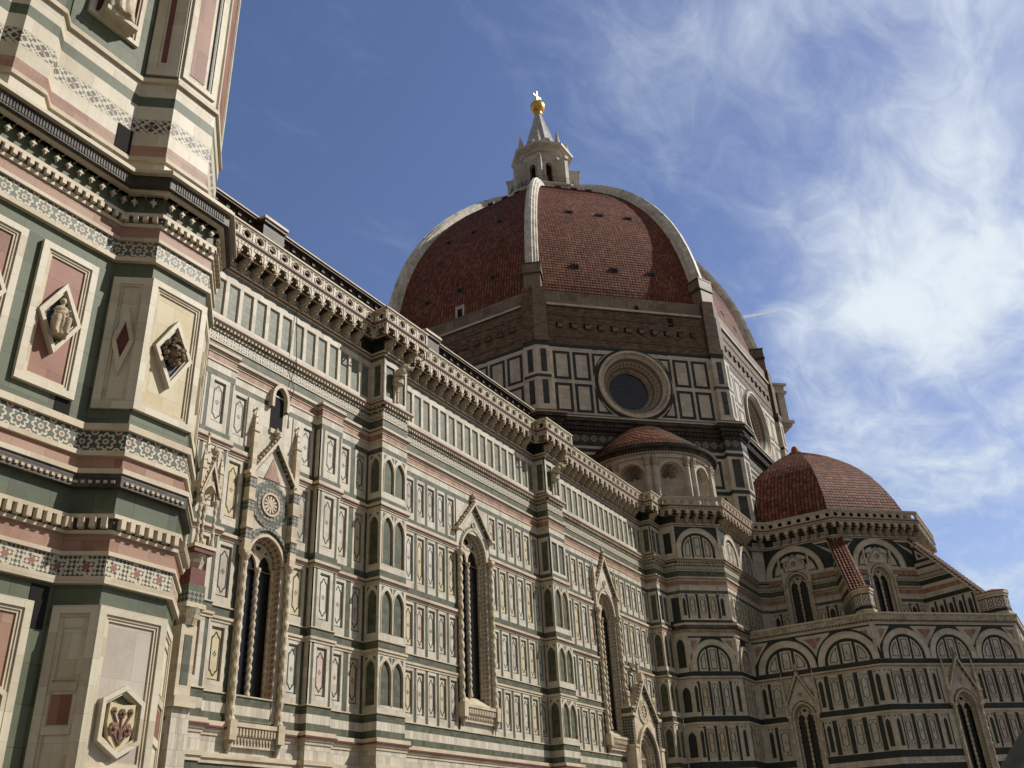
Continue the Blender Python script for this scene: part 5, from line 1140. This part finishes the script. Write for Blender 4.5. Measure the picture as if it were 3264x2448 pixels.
# ------------------------------------------------------------ half-round exedra under the south-west side of the drum
def exedra():
    EC = (DC[0]-.70711*27.2, DC[1]-.70711*27.2); RR = 6.55; z0, z1, zs = 31.5, 37.75, 35.9; mb = MB()
    nt, nz = 200, 46; na = 5; w = .295*RR*.5+.35
    def rad(t, z):
        k = (t-90)/36; j = round(k-.0); x = R(t-90-j*36)*RR
        if abs(j) > 2 or abs(x) >= w: return RR
        q = x*x/(w*w) if z < zs else (x*x+(z-zs)**2)/(w*w)
        return RR-(.15+1.15*sqrt(max(0, 1-q))) if q < 1 else RR
    T = [135+90+(i/nt-.5)*180 for i in range(nt+1)]
    rings = [[(EC[0]+rad(90+(t-225), z)*cos(R(t)), EC[1]+rad(90+(t-225), z)*sin(R(t)), z) for t in T] for z in [z0+(z1-z0)*i/nz for i in range(nz+1)]]
    mb.loft(rings, 'drumwhite', False)
    for j in range(-2, 3):
        t = R(225+36*j); f = F((EC[0]+cos(t)*(RR+.02), EC[1]+sin(t)*(RR+.02)), t+pi/2)
        n = 14; A = arch_pts(0, w+.22, z0, zs, 0, n); B = arch_pts(0, w-.02, z0, zs, 0, n); cv = lambda P: [(s, -(RR-sqrt(RR*RR-s*s)), z) for s, z in P]
        for (p, q, p2, q2) in zip(cv(A), cv(A)[1:], cv(B), cv(B)[1:]): mb.fq(f, [(p[0], p[1]+.10, p[2]), (q[0], q[1]+.10, q[2]), (q2[0], q2[1]+.06, q2[2]), (p2[0], p2[1]+.06, p2[2])], 'trim'); mb.fq(f, [(p[0], p[1]-.05, p[2]), (q[0], q[1]-.05, q[2]), (q[0], q[1]+.10, q[2]), (p[0], p[1]+.10, p[2])], 'trim')
        for i in range(13):                      # shell flutes
            a = pi*(i+.5)/13; pts = []
            for rr in (.15, .45, .75, .95): x, z = rr*w*cos(a), zs+rr*w*sin(a); pts.append(f.p(x, -(RR-sqrt(RR*RR-x*x))-.13-1.15*sqrt(max(0, 1-rr*rr)), z))
            mb.tube(pts, [.02, .05, .07, .07], 'niche', 5)
    o = add(mb, 'exedra', label='half round niche building with a red conical tiled roof')
    for j in range(-3, 3):
        for e in (-3.4, 3.4):
            t = R(225+36*j+18+e); c = MB(); r = RR+.12
            cc = (EC[0]+r*cos(t), EC[1]+r*sin(t)); n = 20
            c.loft([[(cc[0]+k*(.30+(.03 if i % 2 else 0))*cos(2*pi*i/n), cc[1]+k*(.30+(.03 if i % 2 else 0))*sin(2*pi*i/n), z) for i in range(n)] for k, z in ((1.05, z0), (1, 33), (.92, 36.75))], 'drumwhite')
            c.lathe(cc, [(.28, 36.75), (.36, 36.85), (.3, 36.95), (.46, 37.5), (.5, 37.7)], 'carved', 8); add(c, 'half_column', o)
    c = MB(); P = lambda r, z: [(EC[0]+r*cos(R(t)), EC[1]+r*sin(R(t)), z) for t in [225-90+180*i/60 for i in range(61)]]
    for (r0, a), (r1, b), m in [((RR+.12, 37.0), (RR+.18, 37.35), 'drumwhite'), ((RR+.18, 37.35), (RR+.2, 37.6), 'carved'), ((RR+.2, 37.6), (RR+.45, 37.66), 'blackened'), ((RR+.45, 37.66), (RR+.5, 37.85), 'blackened'), ((RR+.5, 37.85), (RR+.9, 37.95), 'blackened'), ((RR+.9, 37.95), (RR+1.0, 38.25), 'blackened'), ((RR+1.0, 38.25), (RR+.55, 38.4), 'drumwhite')]: c.loft([P(r0, a+.65), P(r1, b+.65)], m, False)
    for i in range(76):
        t = R(225-90+180*(i+.5)/76); f = F((EC[0]+cos(t)*(RR+.2), EC[1]+sin(t)*(RR+.2)), t+pi/2); c.box(f, -.08, .08, -.05, .2, 38.05, 38.25, 'drumwhite')
    add(c, 'exedra_cornice', o)
    m = MB(); rows = [(RR+.6, 39.03), (6.3, 39.8), (5.1, 40.85), (3.8, 41.95), (2.5, 42.95), (1.2, 43.75), (.12, 44.15)]; rr = []
    for (r0, a), (r1, b) in zip(rows, rows[1:]): rr += [(r0+(r1-r0)*i/3, a+(b-a)*i/3) for i in range(3)]
    rr.append(rows[-1]); nf = 30
    for j in range(len(rr)-1):
        (r0, a), (r1, b) = rr[j], rr[j+1]
        for i in range(nf):
            t0, t1 = R(225-90+180*i/nf), R(225-90+180*(i+1)/nf); Q = lambda r, t, z: (EC[0]+r*cos(t), EC[1]+r*sin(t), z); w0, w1 = r0*pi/nf/2, r1*pi/nf/2; oo = i*.8
            m.face([Q(r0, t0, a+.09), Q(r0, t1, a+.09), Q(r1, t1, b), Q(r1, t0, b)], 'brighttile', [(oo, j*50+1), (oo+.8, j*50+1), (oo+.8, j*50+45), (oo, j*50+45)]); m.face([Q(r0, t0, a-.02), Q(r0, t1, a-.02), Q(r0, t1, a+.09), Q(r0, t0, a+.09)], 'brighttile', [(oo, j*50+1)]*4)
    add(m, 'exedra_roof', o)
exedra()
# ------------------------------------------------------------ galleries, clerestory, roofs, west end
G1 = NV[:-2]+[(41.8, -1.3), (45.2, -4.7), (54.3, -4.7), (55.9, -6.3), (55.9, -11.9), (55.75, -12.05), (55.75, -13.21), (56.62, -14.08), (56.77, -14.02)]
G1 = NV[:-2]+[(41.8, -1.3), (45.2, -4.7), (54.3, -4.7), (55.9, -6.3), (55.9, -13.15), (62.38, -19.62), (71.54, -19.62), (78.0, -13.1)]
gallery(G1, CA)
cm = corbel_mesh(); c0 = cm.build('corbel', CA); base = c0.location.copy()
cs = sorted(CORBELS, key=lambda t: math.dist(t[0][:2], CP[:2]))
for i, (p, a) in enumerate(cs[:100]):
    c = c0 if i == 0 else c0.copy()
    if i: COL.objects.link(c)
    c.parent = CA; c.location = base+Vector((p[0], p[1], 0)); c.rotation_euler = (0, 0, a)
rest = MB()
for p, a in cs[100:]:
    k = len(rest.v); ca, sa = cos(a), sin(a)
    rest.v += [(x*ca-y*sa+p[0], x*sa+y*ca+p[1], z) for x, y, z in cm.v]; rest.f += [tuple(q+k for q in f) for f in cm.f]; rest.m += cm.m; rest.uv += cm.uv
if rest.v: tag(rest.build('corbel', CA), kind='stuff')
def clerestory():
    mb = MB(); x0, x1, y = -39.5, 41.0, 11.9; f = F((x0, y), 0); L = x1-x0
    sweep(mb, [(x0, y), (x1, y)], [(45.0, 44.9, .95, 'trim'), (44.9, 44.72, .85, 'blackened'), (44.72, 44.3, .45, 'blackened'), (44.3, 43.6, .25, 'blackened'), (43.6, 42.6, .1, 'blackened'), (42.6, 31, 0, 'brick')])
    for x in (-19.7, 0, 19.7):
        a = x-x0-1.1; mb.box(f, a, a+2.4, -.1, 1.45, 45.0-.12, 45.1, 'trim'); mb.box(f, a+.1, a+2.3, -.1, 1.35, 44.6, 44.88, 'blackened'); mb.box(f, a+.15, a+2.25, -.1, 1.2, 42.6, 44.68, 'blackened')
    for k in range(int(L/1.1)): mb.box(f, k*1.1+.3, k*1.1+.6, .2, .62, 44.32, 44.7, 'blackened')
    o = add(mb, 'clerestory', label='dark weathered upper nave wall with a pale eave line')
    r = MB(); r.face([(x0, y-.7, 45.0), (x1, y-.7, 45.0), (x1, 22.2, 48.6), (x0, 22.2, 48.6)], 'smalltile', [(0, 0), (80, 0), (80, 40), (0, 40)]); r.face([(x0, 33, 45.0), (x0, 22.2, 48.6), (x1, 22.2, 48.6), (x1, 33, 45)], 'smalltile', [(0, 0), (80, 0), (80, 40), (0, 40)])
    r.face([(x0, 1.1, 31.9), (x1, 1.1, 31.9), (x1, y, 35.5), (x0, y, 35.5)], 'smalltile', [(0, 0), (80, 0), (80, 40), (0, 40)]); r.face([(40, -1, 32), (45.3, -4.6, 32), (56, -4.6, 32), (60, 22, 32), (40, 22, 32)], 'greystone', [(0, 0), (5, 0), (16, 0), (20, 20), (0, 20)])
    r.face([(*p, 32.3) for p in octp(TC, 11.6)], 'greystone', octp(TC, 11.6)); add(r, 'roof')
    w = MB(); sweep(w, [(-39.5, 43), (-39.5, 1), (-19.7, 1), (-19.7, 0), (-17.35, 0), (-17.35, 1)], [(33, 30, .3, 'trim'), (30, 27, 0, 'greenblk'), (27, 24, .1, 'slabs'), (24, 20, 0, 'white'), (20, 16, .1, 'slabs'), (16, 12, 0, 'white'), (12, 8, .1, 'slabs'), (8, 0, .2, 'greenblk')]); sweep(w, [(85, 44), (-39.5, 44)], [(33, 0, 0, 'slabs')]); add(w, 'wall', label='plain outer wall of the cathedral away from the square')
clerestory()
# ------------------------------------------------------------ bell tower
BT = thing('bell_tower', 'square bell tower of white, green and red marble with polygonal corner buttresses', 'bell tower', (-34.2, -10.8, 0))
TX, TY = -34.2, -10.8
def rot4(q):
    out = []
    for k in range(4):
        for x, y in q:
            for _ in range(k): x, y = -y, x
            out.append((TX+x, TY+y))
    return out
LQ = [(-4.5, -6.63), (4.5, -6.63), (4.98, -7.2), (6.3, -7.2), (7.2, -6.3), (7.2, -4.98)]
UQ = [(-4.35, -6.63), (-2.48, -6.63), (-2.25, -6.86), (-1.6, -6.86), (-1.37, -6.63), (1.37, -6.63), (1.6, -6.86), (2.25, -6.86), (2.48, -6.63), (4.35, -6.63), (4.83, -7.2), (5.89, -7.2), (7.2, -5.89), (7.2, -4.83)]
TL, TU = rot4(LQ), rot4(UQ)
def tower():
    mb = MB()
    dr = lambda i: 'towerwhite' if i % 6 in (2, 3, 4) else 'greenbig'
    LB_ = [(14.85, 14.78, .34, 'towerwhite'), (14.78, 14.70, .40, 'trim'), (14.70, 14.42, .30, 'blackened'), (14.42, 14.36, .20, 'trim'), (14.36, 13.90, .0, 'greenbig'),
           (13.90, 13.82, .10, 'trim'), (13.82, 13.66, .05, 'blackened'), (13.66, 13.58, .06, 'trim'), (13.58, 13.30, .02, 'towerpink'), (13.30, 13.22, .07, 'trim'), (13.22, 12.82, .02, 'towerflower'), (12.82, 12.72, .09, 'trim'),  # backing behind the dentils has the gap shade in its colour
           (12.72, 12.36, .0, 'greenbig'), (12.36, 9.5, -.0, 'greenbig'), (9.5, 9.17, .0, 'greenbig'), (9.17, 9.04, .10, 'trim'), (9.04, 8.64, .03, 'towerflower2'), (8.64, 8.55, .09, 'trim'), (8.55, 8.27, .03, 'towerpink'), (8.27, 8.18, .16, 'trim'), (8.18, 7.94, .13, 'blackened'),
           (7.94, 7.45, 0, 'greenbig'), (7.45, 7.38, .12, 'trim'), (7.38, 7.17, .07, 'blackened'), (7.17, 7.11, .09, 'trim'), (7.11, 6.80, .03, 'towerpink'), (6.80, 6.73, .09, 'trim'), (6.73, 6.37, .04, 'towerstar'), (6.37, 6.25, .10, 'trim'), (6.25, 5.9, 0, 'greenbig'),  # lower dentils: shade between them painted on the backing
           (5.9, 3.2, 0, 'greenbig'), (3.2, 2.9, .1, 'trim'), (2.9, 1.8, .05, 'towerwhite'), (1.8, 0, .25, 'trim')]
    sweep(mb, TL, LB_, True)
    o = add(mb, 'lower_wall', BT, label='lower tower wall with flower inlay bands and relief panels')
    d = MB()
    Q = TL
    for i in range(0, 6):
        p, q = TL[i], TL[i+1]; f = fseg(p, q); L = seglen(p, q)
        for z0, z1, o0, o1, pt, m in ((13.68, 13.80, .05, .15, .165, 'trim'), (7.19, 7.37, .06, .19, .175, 'trim'), (8.0, 8.05, .13, .16, .11, 'trim')):
            n = max(2, int(L/pt))
            for k in range(n): d.box(f, (k+.25)*L/n, (k+.75)*L/n, o0, o1, z0, z1, m)
        n = max(2, int(L/.25))              # pendant stars hanging under the main cornice
        for k in range(n):
            s = (k+.5)*L/n
            d.prism(f, arch_pts(s, L/n*.5, 14.30, 14.31, .2, 4)[1:-1]+[(s+L/n/2, 14.36), (s-L/n/2, 14.36)], .0, .10, 'carved')
            for a, b in ((.055, .075),): d.prism(f, diamond(s, 14.17, .03, .10), .05, .12, 'trim'); d.prism(f, diamond(s, 14.17, .062, .035), .06, .13, 'trim')
        n = max(2, int(L/.06))             # leaf carving on the cornice
        for k in range(n): d.box(f, (k+.2)*L/n, (k+.7)*L/n, .29, .315, 14.46, 14.64, 'blackened')
    add(d, 'dentils', BT)
    # ---- lozenge panels and hexagon panels
    def panel(f, s, w, z0, z1, inner, kind, name, frame='towerwhite', lw=.42, lh=.74):
        c = MB(); a, b = s-w/2, s+w/2
        rect_ring(c, f, a, b, z0, z1, .13, -.02, .085, frame); rect_ring(c, f, a+.13, b-.13, z0+.13, z1-.13, .05, -.02, .055, 'trim'); rect_ring(c, f, a+.18, b-.18, z0+.18, z1-.18, .045, -.02, .035, 'trim')
        c.fq(f, [(a+.2, .008, z0+.2), (b-.2, .008, z0+.2), (b-.2, .008, z1-.2), (a+.2, .008, z1-.2)], inner)
        zc = (z0+z1)/2
        if kind == 'loz':
            c.ring(f, diamond(s, zc, lw, lh), diamond(s, zc, lw*.80, lh*.80), 0, .13, frame); c.ring(f, diamond(s, zc, lw*.80, lh*.80), diamond(s, zc, lw*.70, lh*.70), 0, .085, 'trim'); c.prism(f, diamond(s, zc, lw*.72, lh*.72), 0, .014, 'bluebg')
        elif kind == 'hex':
            H = lambda k: [(s+x*k, zc-.46+z*k) for x, z in ((-.40, -.32), (0, -.56), (.40, -.32), (.40, .32), (0, .56), (-.40, .32))]
            c.ring(f, H(1), H(.84), 0, .13, frame); c.ring(f, H(.84), H(.76), 0, .085, 'trim'); c.prism(f, H(.78), 0, .012, 'greenbig')
        return c.build(name, BT)
    fm = F((TX, TY-6.63), 0); fb = F((TX, TY-7.2), 0); zc = 10.93
    for k in range(6):
        s = 3.58-1.46*k
        p = panel(fm, s, 1.15, 9.5, 12.36, 'redpanel', 'loz', 'lozenge_panel')
        if k < 2:
            b = MB(); figure(b, fm.p(s, .10, zc-.42), .95, R(-14), 'reliefstone', sitting=True, mirror=1); fused(add(b, 'relief_figure', p), .012)
        else: p
        q = panel(fm, s, 1.15, 3.3, 5.9, 'towerpink', 'hex', 'hexagon_panel')
        if k < 2:
            b = MB(); figure(b, fm.p(s, .06, 3.75), .62, 0, 'reliefstone', sitting=True); fused(add(b, 'relief_figure', q), .018)
    sb = 5.64
    p = panel(fb, sb, 1.36, 9.5, 12.36, 'cream', 'loz', 'lozenge_panel', lw=.44, lh=.76)
    b = MB()                                # lion head with a curly mane
    c = fb.p(sb, .10, zc+.02); L_ = lambda x, y, z, rx, ry, rz: b.ball((c[0]+x*1.12, c[1]-y, c[2]+z*1.1), 1, 'oldsculpt', 12, (rx, ry, rz))
    L_(0, .02, 0, .15, .15, .20); L_(0, .16, -.03, .05, .13, .07); L_(-.045, .19, -.10, .055, .08, .05); L_(.045, .19, -.10, .055, .08, .05); L_(0, .27, -.055, .04, .03, .025); L_(0, .15, -.175, .05, .07, .035); L_(-.075, .13, .06, .055, .05, .022); L_(.075, .13, .06, .055, .05, .022); b.ball((c[0]-.07, c[1]-.16, c[2]+.02), .022, 'void', 8); b.ball((c[0]+.07, c[1]-.16, c[2]+.02), .022, 'void', 8); b.ball((c[0], c[1]-.2, c[2]-.16), 1, 'void', 8, (.06, .045, .012))
    for j in range(16):
        t = 2*pi*j/16; L_(.19*cos(t), .0+.05*(j % 2), .02+.235*sin(t), .042, .07, .05)
        if 0 <= t <= pi: L_(.12*cos(t), .11, .07+.14*sin(t), .03, .045, .032)
    add(b, 'lion_head', p, smooth=True)
    q = panel(fb, sb, 1.36, 3.3, 5.9, 'greypink', 'hex', 'hexagon_panel')
    b = MB(); zz = 4.12                     # shield with five flowers on stems
    S = [(-.24, .30), (-.25, -.02), (-.19, -.26), (0, -.44), (.19, -.26), (.25, -.02), (.24, .30), (0, .27)]
    b.prism(fb, [(sb+x, zz+z) for x, z in S], .01, .10, 'cream')
    for x, z, r in ((-.155, .17, .05), (0, .14, .065), (.155, .17, .05), (-.13, -.10, .085), (.13, -.10, .085)):
        for j in range(6): b.ball(fb.p(sb+x+r*.62*cos(j*pi/3), .115, zz+z+r*.75*sin(j*pi/3)), r*.5, 'oldrose', 7, (1, .5, 1.1))
        b.ball(fb.p(sb+x, .13, zz+z), r*.45, 'oldrose', 7)
    for P in ([(-.155, .12), (-.10, .02), (-.03, -.12), (0, -.32)], [(0, .07), (0, -.1), (0, -.34)], [(.155, .12), (.10, .02), (.03, -.12), (0, -.32)], [(-.13, -.16), (-.06, -.26), (0, -.34)], [(.13, -.16), (.06, -.26), (0, -.34)]):
        b.tube([fb.p(sb+x, .115, zz+z) for x, z in P], .018, 'oldrose', 6)
    add(b, 'coat_of_arms', q)
    # slanting sides of the corner buttress
    fd = fseg(TL[1], TL[2]); L = seglen(TL[1], TL[2]); fe = fseg(TL[3], TL[4]); Le = seglen(TL[3], TL[4])
    for f, l in ((fd, L), (fe, Le)):
        c = MB(); a, b_ = (.05, l+.03) if f is fd else (-.03, l-.04); s = (a+b_)/2
        rect_ring(c, f, a, b_, 9.5, 12.36, .15, -.02, .05, 'towerwhite'); rect_ring(c, f, a+.15, b_-.15, 9.65, 12.21, .05, -.02, .03, 'trim'); c.fq(f, [(a+.18, .006, 9.66), (b_-.18, .006, 9.66), (b_-.18, .006, 12.2), (a+.18, .006, 12.2)], 'towerwhite')
        c.ring(f, diamond(s, zc, .20, .74), diamond(s, zc, .12, .40), 0, .07, 'towerwhite'); c.prism(f, diamond(s, zc, .125, .42), 0, .02, 'darkred'); add(c, 'lozenge_panel', BT, label='narrow lozenge panel on a slanting buttress side')
        c = MB(); rect_ring(c, f, a, b_, 2.9, 5.9, .13, -.02, .05, 'towerwhite'); rect_ring(c, f, a+.13, b_-.13, 3.03, 5.77, .06, -.02, .03, 'trim'); c.fq(f, [(a+.16, .006, 3.0), (b_-.16, .006, 3.0), (b_-.16, .006, 5.75), (a+.16, .006, 5.75)], 'towerwhite')
        rect_ring(c, f, a+.19, b_-.19, 4.72, 5.55, .02, 0, .03, 'trim'); c.box(f, a+.15, b_-.15, 0, .04, 4.55, 4.68, 'trim'); c.box(f, a+.21, b_-.21, 0, .012, 4.05, 4.5, 'redpanel'); c.box(f, a+.15, b_-.15, 0, .04, 3.9, 4.02, 'trim'); add(c, 'hexagon_panel', BT, label='plain panel with a small red square on a slanting buttress side')
    # small openings, their inner shade painted as flush black boxes
    def hole(f, *a): h = MB(); h.box(f, *a, 'void'); add(h, 'putlog_hole', BT)
    hole(fm, 3.86, 4.16, -.05, .01, 9.20, 9.50); hole(fm, 4.1, 4.42, -.05, .012, 5.5, 6.2)
    # ---- upper storeys
    u = MB(); red_pk = lambda i: 'towerpink'
    UB = [(84.0, 83.2, .9, 'trim'), (83.2, 82, .5, 'carved'), (82, 60, 0, 'towerwhite'), (60, 59.3, .5, 'trim'), (59.3, 43, 0, 'towerwhite'), (43, 42.3, .5, 'trim'), (42.3, 29.5, .0, 'towerwhite'), (29.5, 28.6, .45, 'carved'), (28.6, 27.5, .0, 'towerpink'), (27.5, 26.6, 0, 'greenbig'), (26.6, 17.55, 0, lambda i: 'greenbig' if i % 14 in (0, 4, 8, 2, 6) and False else ('towerwhite' if i % 14 in (10, 11, 12) else 'greenbig')),
          (17.55, 17.49, .07, 'trim'), (17.49, 17.40, .10, 'trim'), (17.40, 17.02, .03, 'towerwhite'), (17.02, 16.74, .028, 'greenbig'), (16.74, 16.36, .03, 'towerwhite'), (16.36, 15.98, .028, 'towercheck'), (15.98, 15.63, .03, 'towerwhite'), (15.63, 15.32, .03, 'towerpink'), (15.32, 15.25, .06, 'trim'), (15.25, 15.18, .10, 'trim'), (15.18, 14.85, .05, 'towerwhite')]
    sweep(u, TU, UB, True); add(u, 'upper_wall', BT, label='upper tower wall banded in white, green and pink')
    c = MB(); f = F((TX, TY-7.2), 0)        # long sunk panels on the buttress
    rect_ring(c, f, 4.90, 5.82, 17.75, 26.3, .12, -.02, .05, 'towerwhite'); rect_ring(c, f, 5.02, 5.70, 17.87, 26.2, .06, -.02, .03, 'trim'); c.box(f, 5.10, 5.50, -.02, .012, 18.0, 26, 'redpanel'); c.box(f, 5.61, 5.66, 0, .034, 17.95, 26, 'line')
    fd = fseg(TU[9], TU[10]); l = seglen(TU[9], TU[10]); rect_ring(c, fd, .05, l-.03, 17.7, 26.3, .2, -.02, .03, 'towerwhite'); c.box(fd, l/2-.06, l/2+.06, -.02, .012, 18.1, 26, 'darkred'); c.fq(fd, [(.2, .006, 17.8), (l-.2, .006, 17.8), (l-.2, .006, 26.2), (.2, .006, 26.2)], 'towerwhite')
    fe = fseg(TU[11], TU[12]); l = seglen(TU[11], TU[12]); rect_ring(c, fe, .1, l-.1, 17.75, 26.3, .2, -.02, .05, 'towerwhite'); rect_ring(c, fe, .3, l-.3, 17.95, 26.1, .07, -.02, .03, 'trim'); c.box(fe, .45, l-.45, -.02, .012, 18.1, 26, 'redpanel')
    add(c, 'buttress_panel', BT)
    hole(fm, 3.98, 4.34, -.05, .045, 15.36, 15.98); hole(fm, 3.1, 3.45, -.05, .062, 14.87, 15.15)
    # niche bay with its standing prophet
    c = MB(); f = F((TX, TY-6.63), 0)
    for s in (3.42, 0.0, -3.42):
        c.box(f, s-.92, s+.92, -.02, .02, 17.56, 26.4, 'greenbig'); rect_ring(c, f, s-.62, s+.62, 18.2, 23.2, .10, 0, .10, 'towerwhite'); rect_ring(c, f, s-.52, s+.52, 18.3, 23.1, .05, 0, .07, 'trim'); c.fq(f, [(s-.5, .026, 18.3), (s+.5, .026, 18.3), (s+.5, .026, 23.1), (s-.5, .026, 23.1)], 'darkred')
        c.box(f, s-.42, s+.35, .02, .42, 18.25, 18.36, 'trim', True)
        gable(c, f, s, .75, 23.3, 25.6, 0, .2, .09, cro=5)
    add(c, 'statue_niche', BT)
    b = MB(); figure(b, f.p(3.36, .24, 18.36), 2.6, R(8)); tag(fused(b.build('prophet_statue'), .03), 'draped prophet statue in the red niche of the bell tower', 'statue')
tower()
# ------------------------------------------------------------ cables, spikes
k = MB(); k.tube([(-7.0+.35, .93, 30.2), (-6.65, .70, 27.0), (-6.65, .66, 26.9), (-6.65, .97, 26.0), (-6.65, .72, 25.2), (-6.65, .97, 24.6), (-6.65, .95, 23.0)], .022, 'iron', 5); add(k, 'lightning_cable')
k = MB(); k.tube([(3.0, .93, 30.2), (3.0, .66, 26.9), (3.0, .97, 26.0), (3.0, .8, 25.2), (3.0, .97, 24), (3.0, .9, 9), (3.0, .6, 7.8), (3.0, .9, 4)], .018, 'iron', 5); add(k, 'lightning_cable')
for x, y in ((38.6, -.85), (41.0, -1.9), (43.9, -5.1), (46.5, -5.55), (50.0, -5.55)):
    k = MB(); k.tube([(x, y, 32.9), (x, y, 33.75)], .02, 'iron', 5); add(k, 'spike')
# ------------------------------------------------------------ leaning pole close to the camera, contrail far off
def at(u, v, depth):
    a, b = (u-1632)/2950*depth, -(v-1224)/2950*depth
    return tuple(CP[i]+r2[i]*a+u2[i]*b+fv[i]*depth for i in range(3))
p = MB(); A, B = Vector(at(3292, 2478, 5.5)), Vector(at(3372, 2330, 5.7)); dr_ = (B-A).normalized()
foot = A-dr_*((A.z+.05)/dr_.z) if dr_.z > .05 else A-dr_*3
p.tube([tuple(foot), tuple(A), tuple(B), tuple(B+dr_*1.2)], [.17, .165, .165, .16], 'bronzewood', 18)
p.ball(tuple(B+dr_*1.2), .19, 'bronzewood', 14)
tag(p.build('leaning_pole', smooth=True), 'weathered grey green pole leaning up at the corner of the square', 'pole')
k = MB(); a, b = Vector(at(2366, 1011, 9000)), Vector(at(2502, 988, 9000)); k.tube([tuple(a.lerp(b, t/8)) for t in range(9)], [15, 13, 14, 11, 11, 9, 8, 6, 3], 'contrail', 6)
tag(k.build('contrail', smooth=True), 'thin white aircraft trail in the blue sky beside the dome', 'contrail')
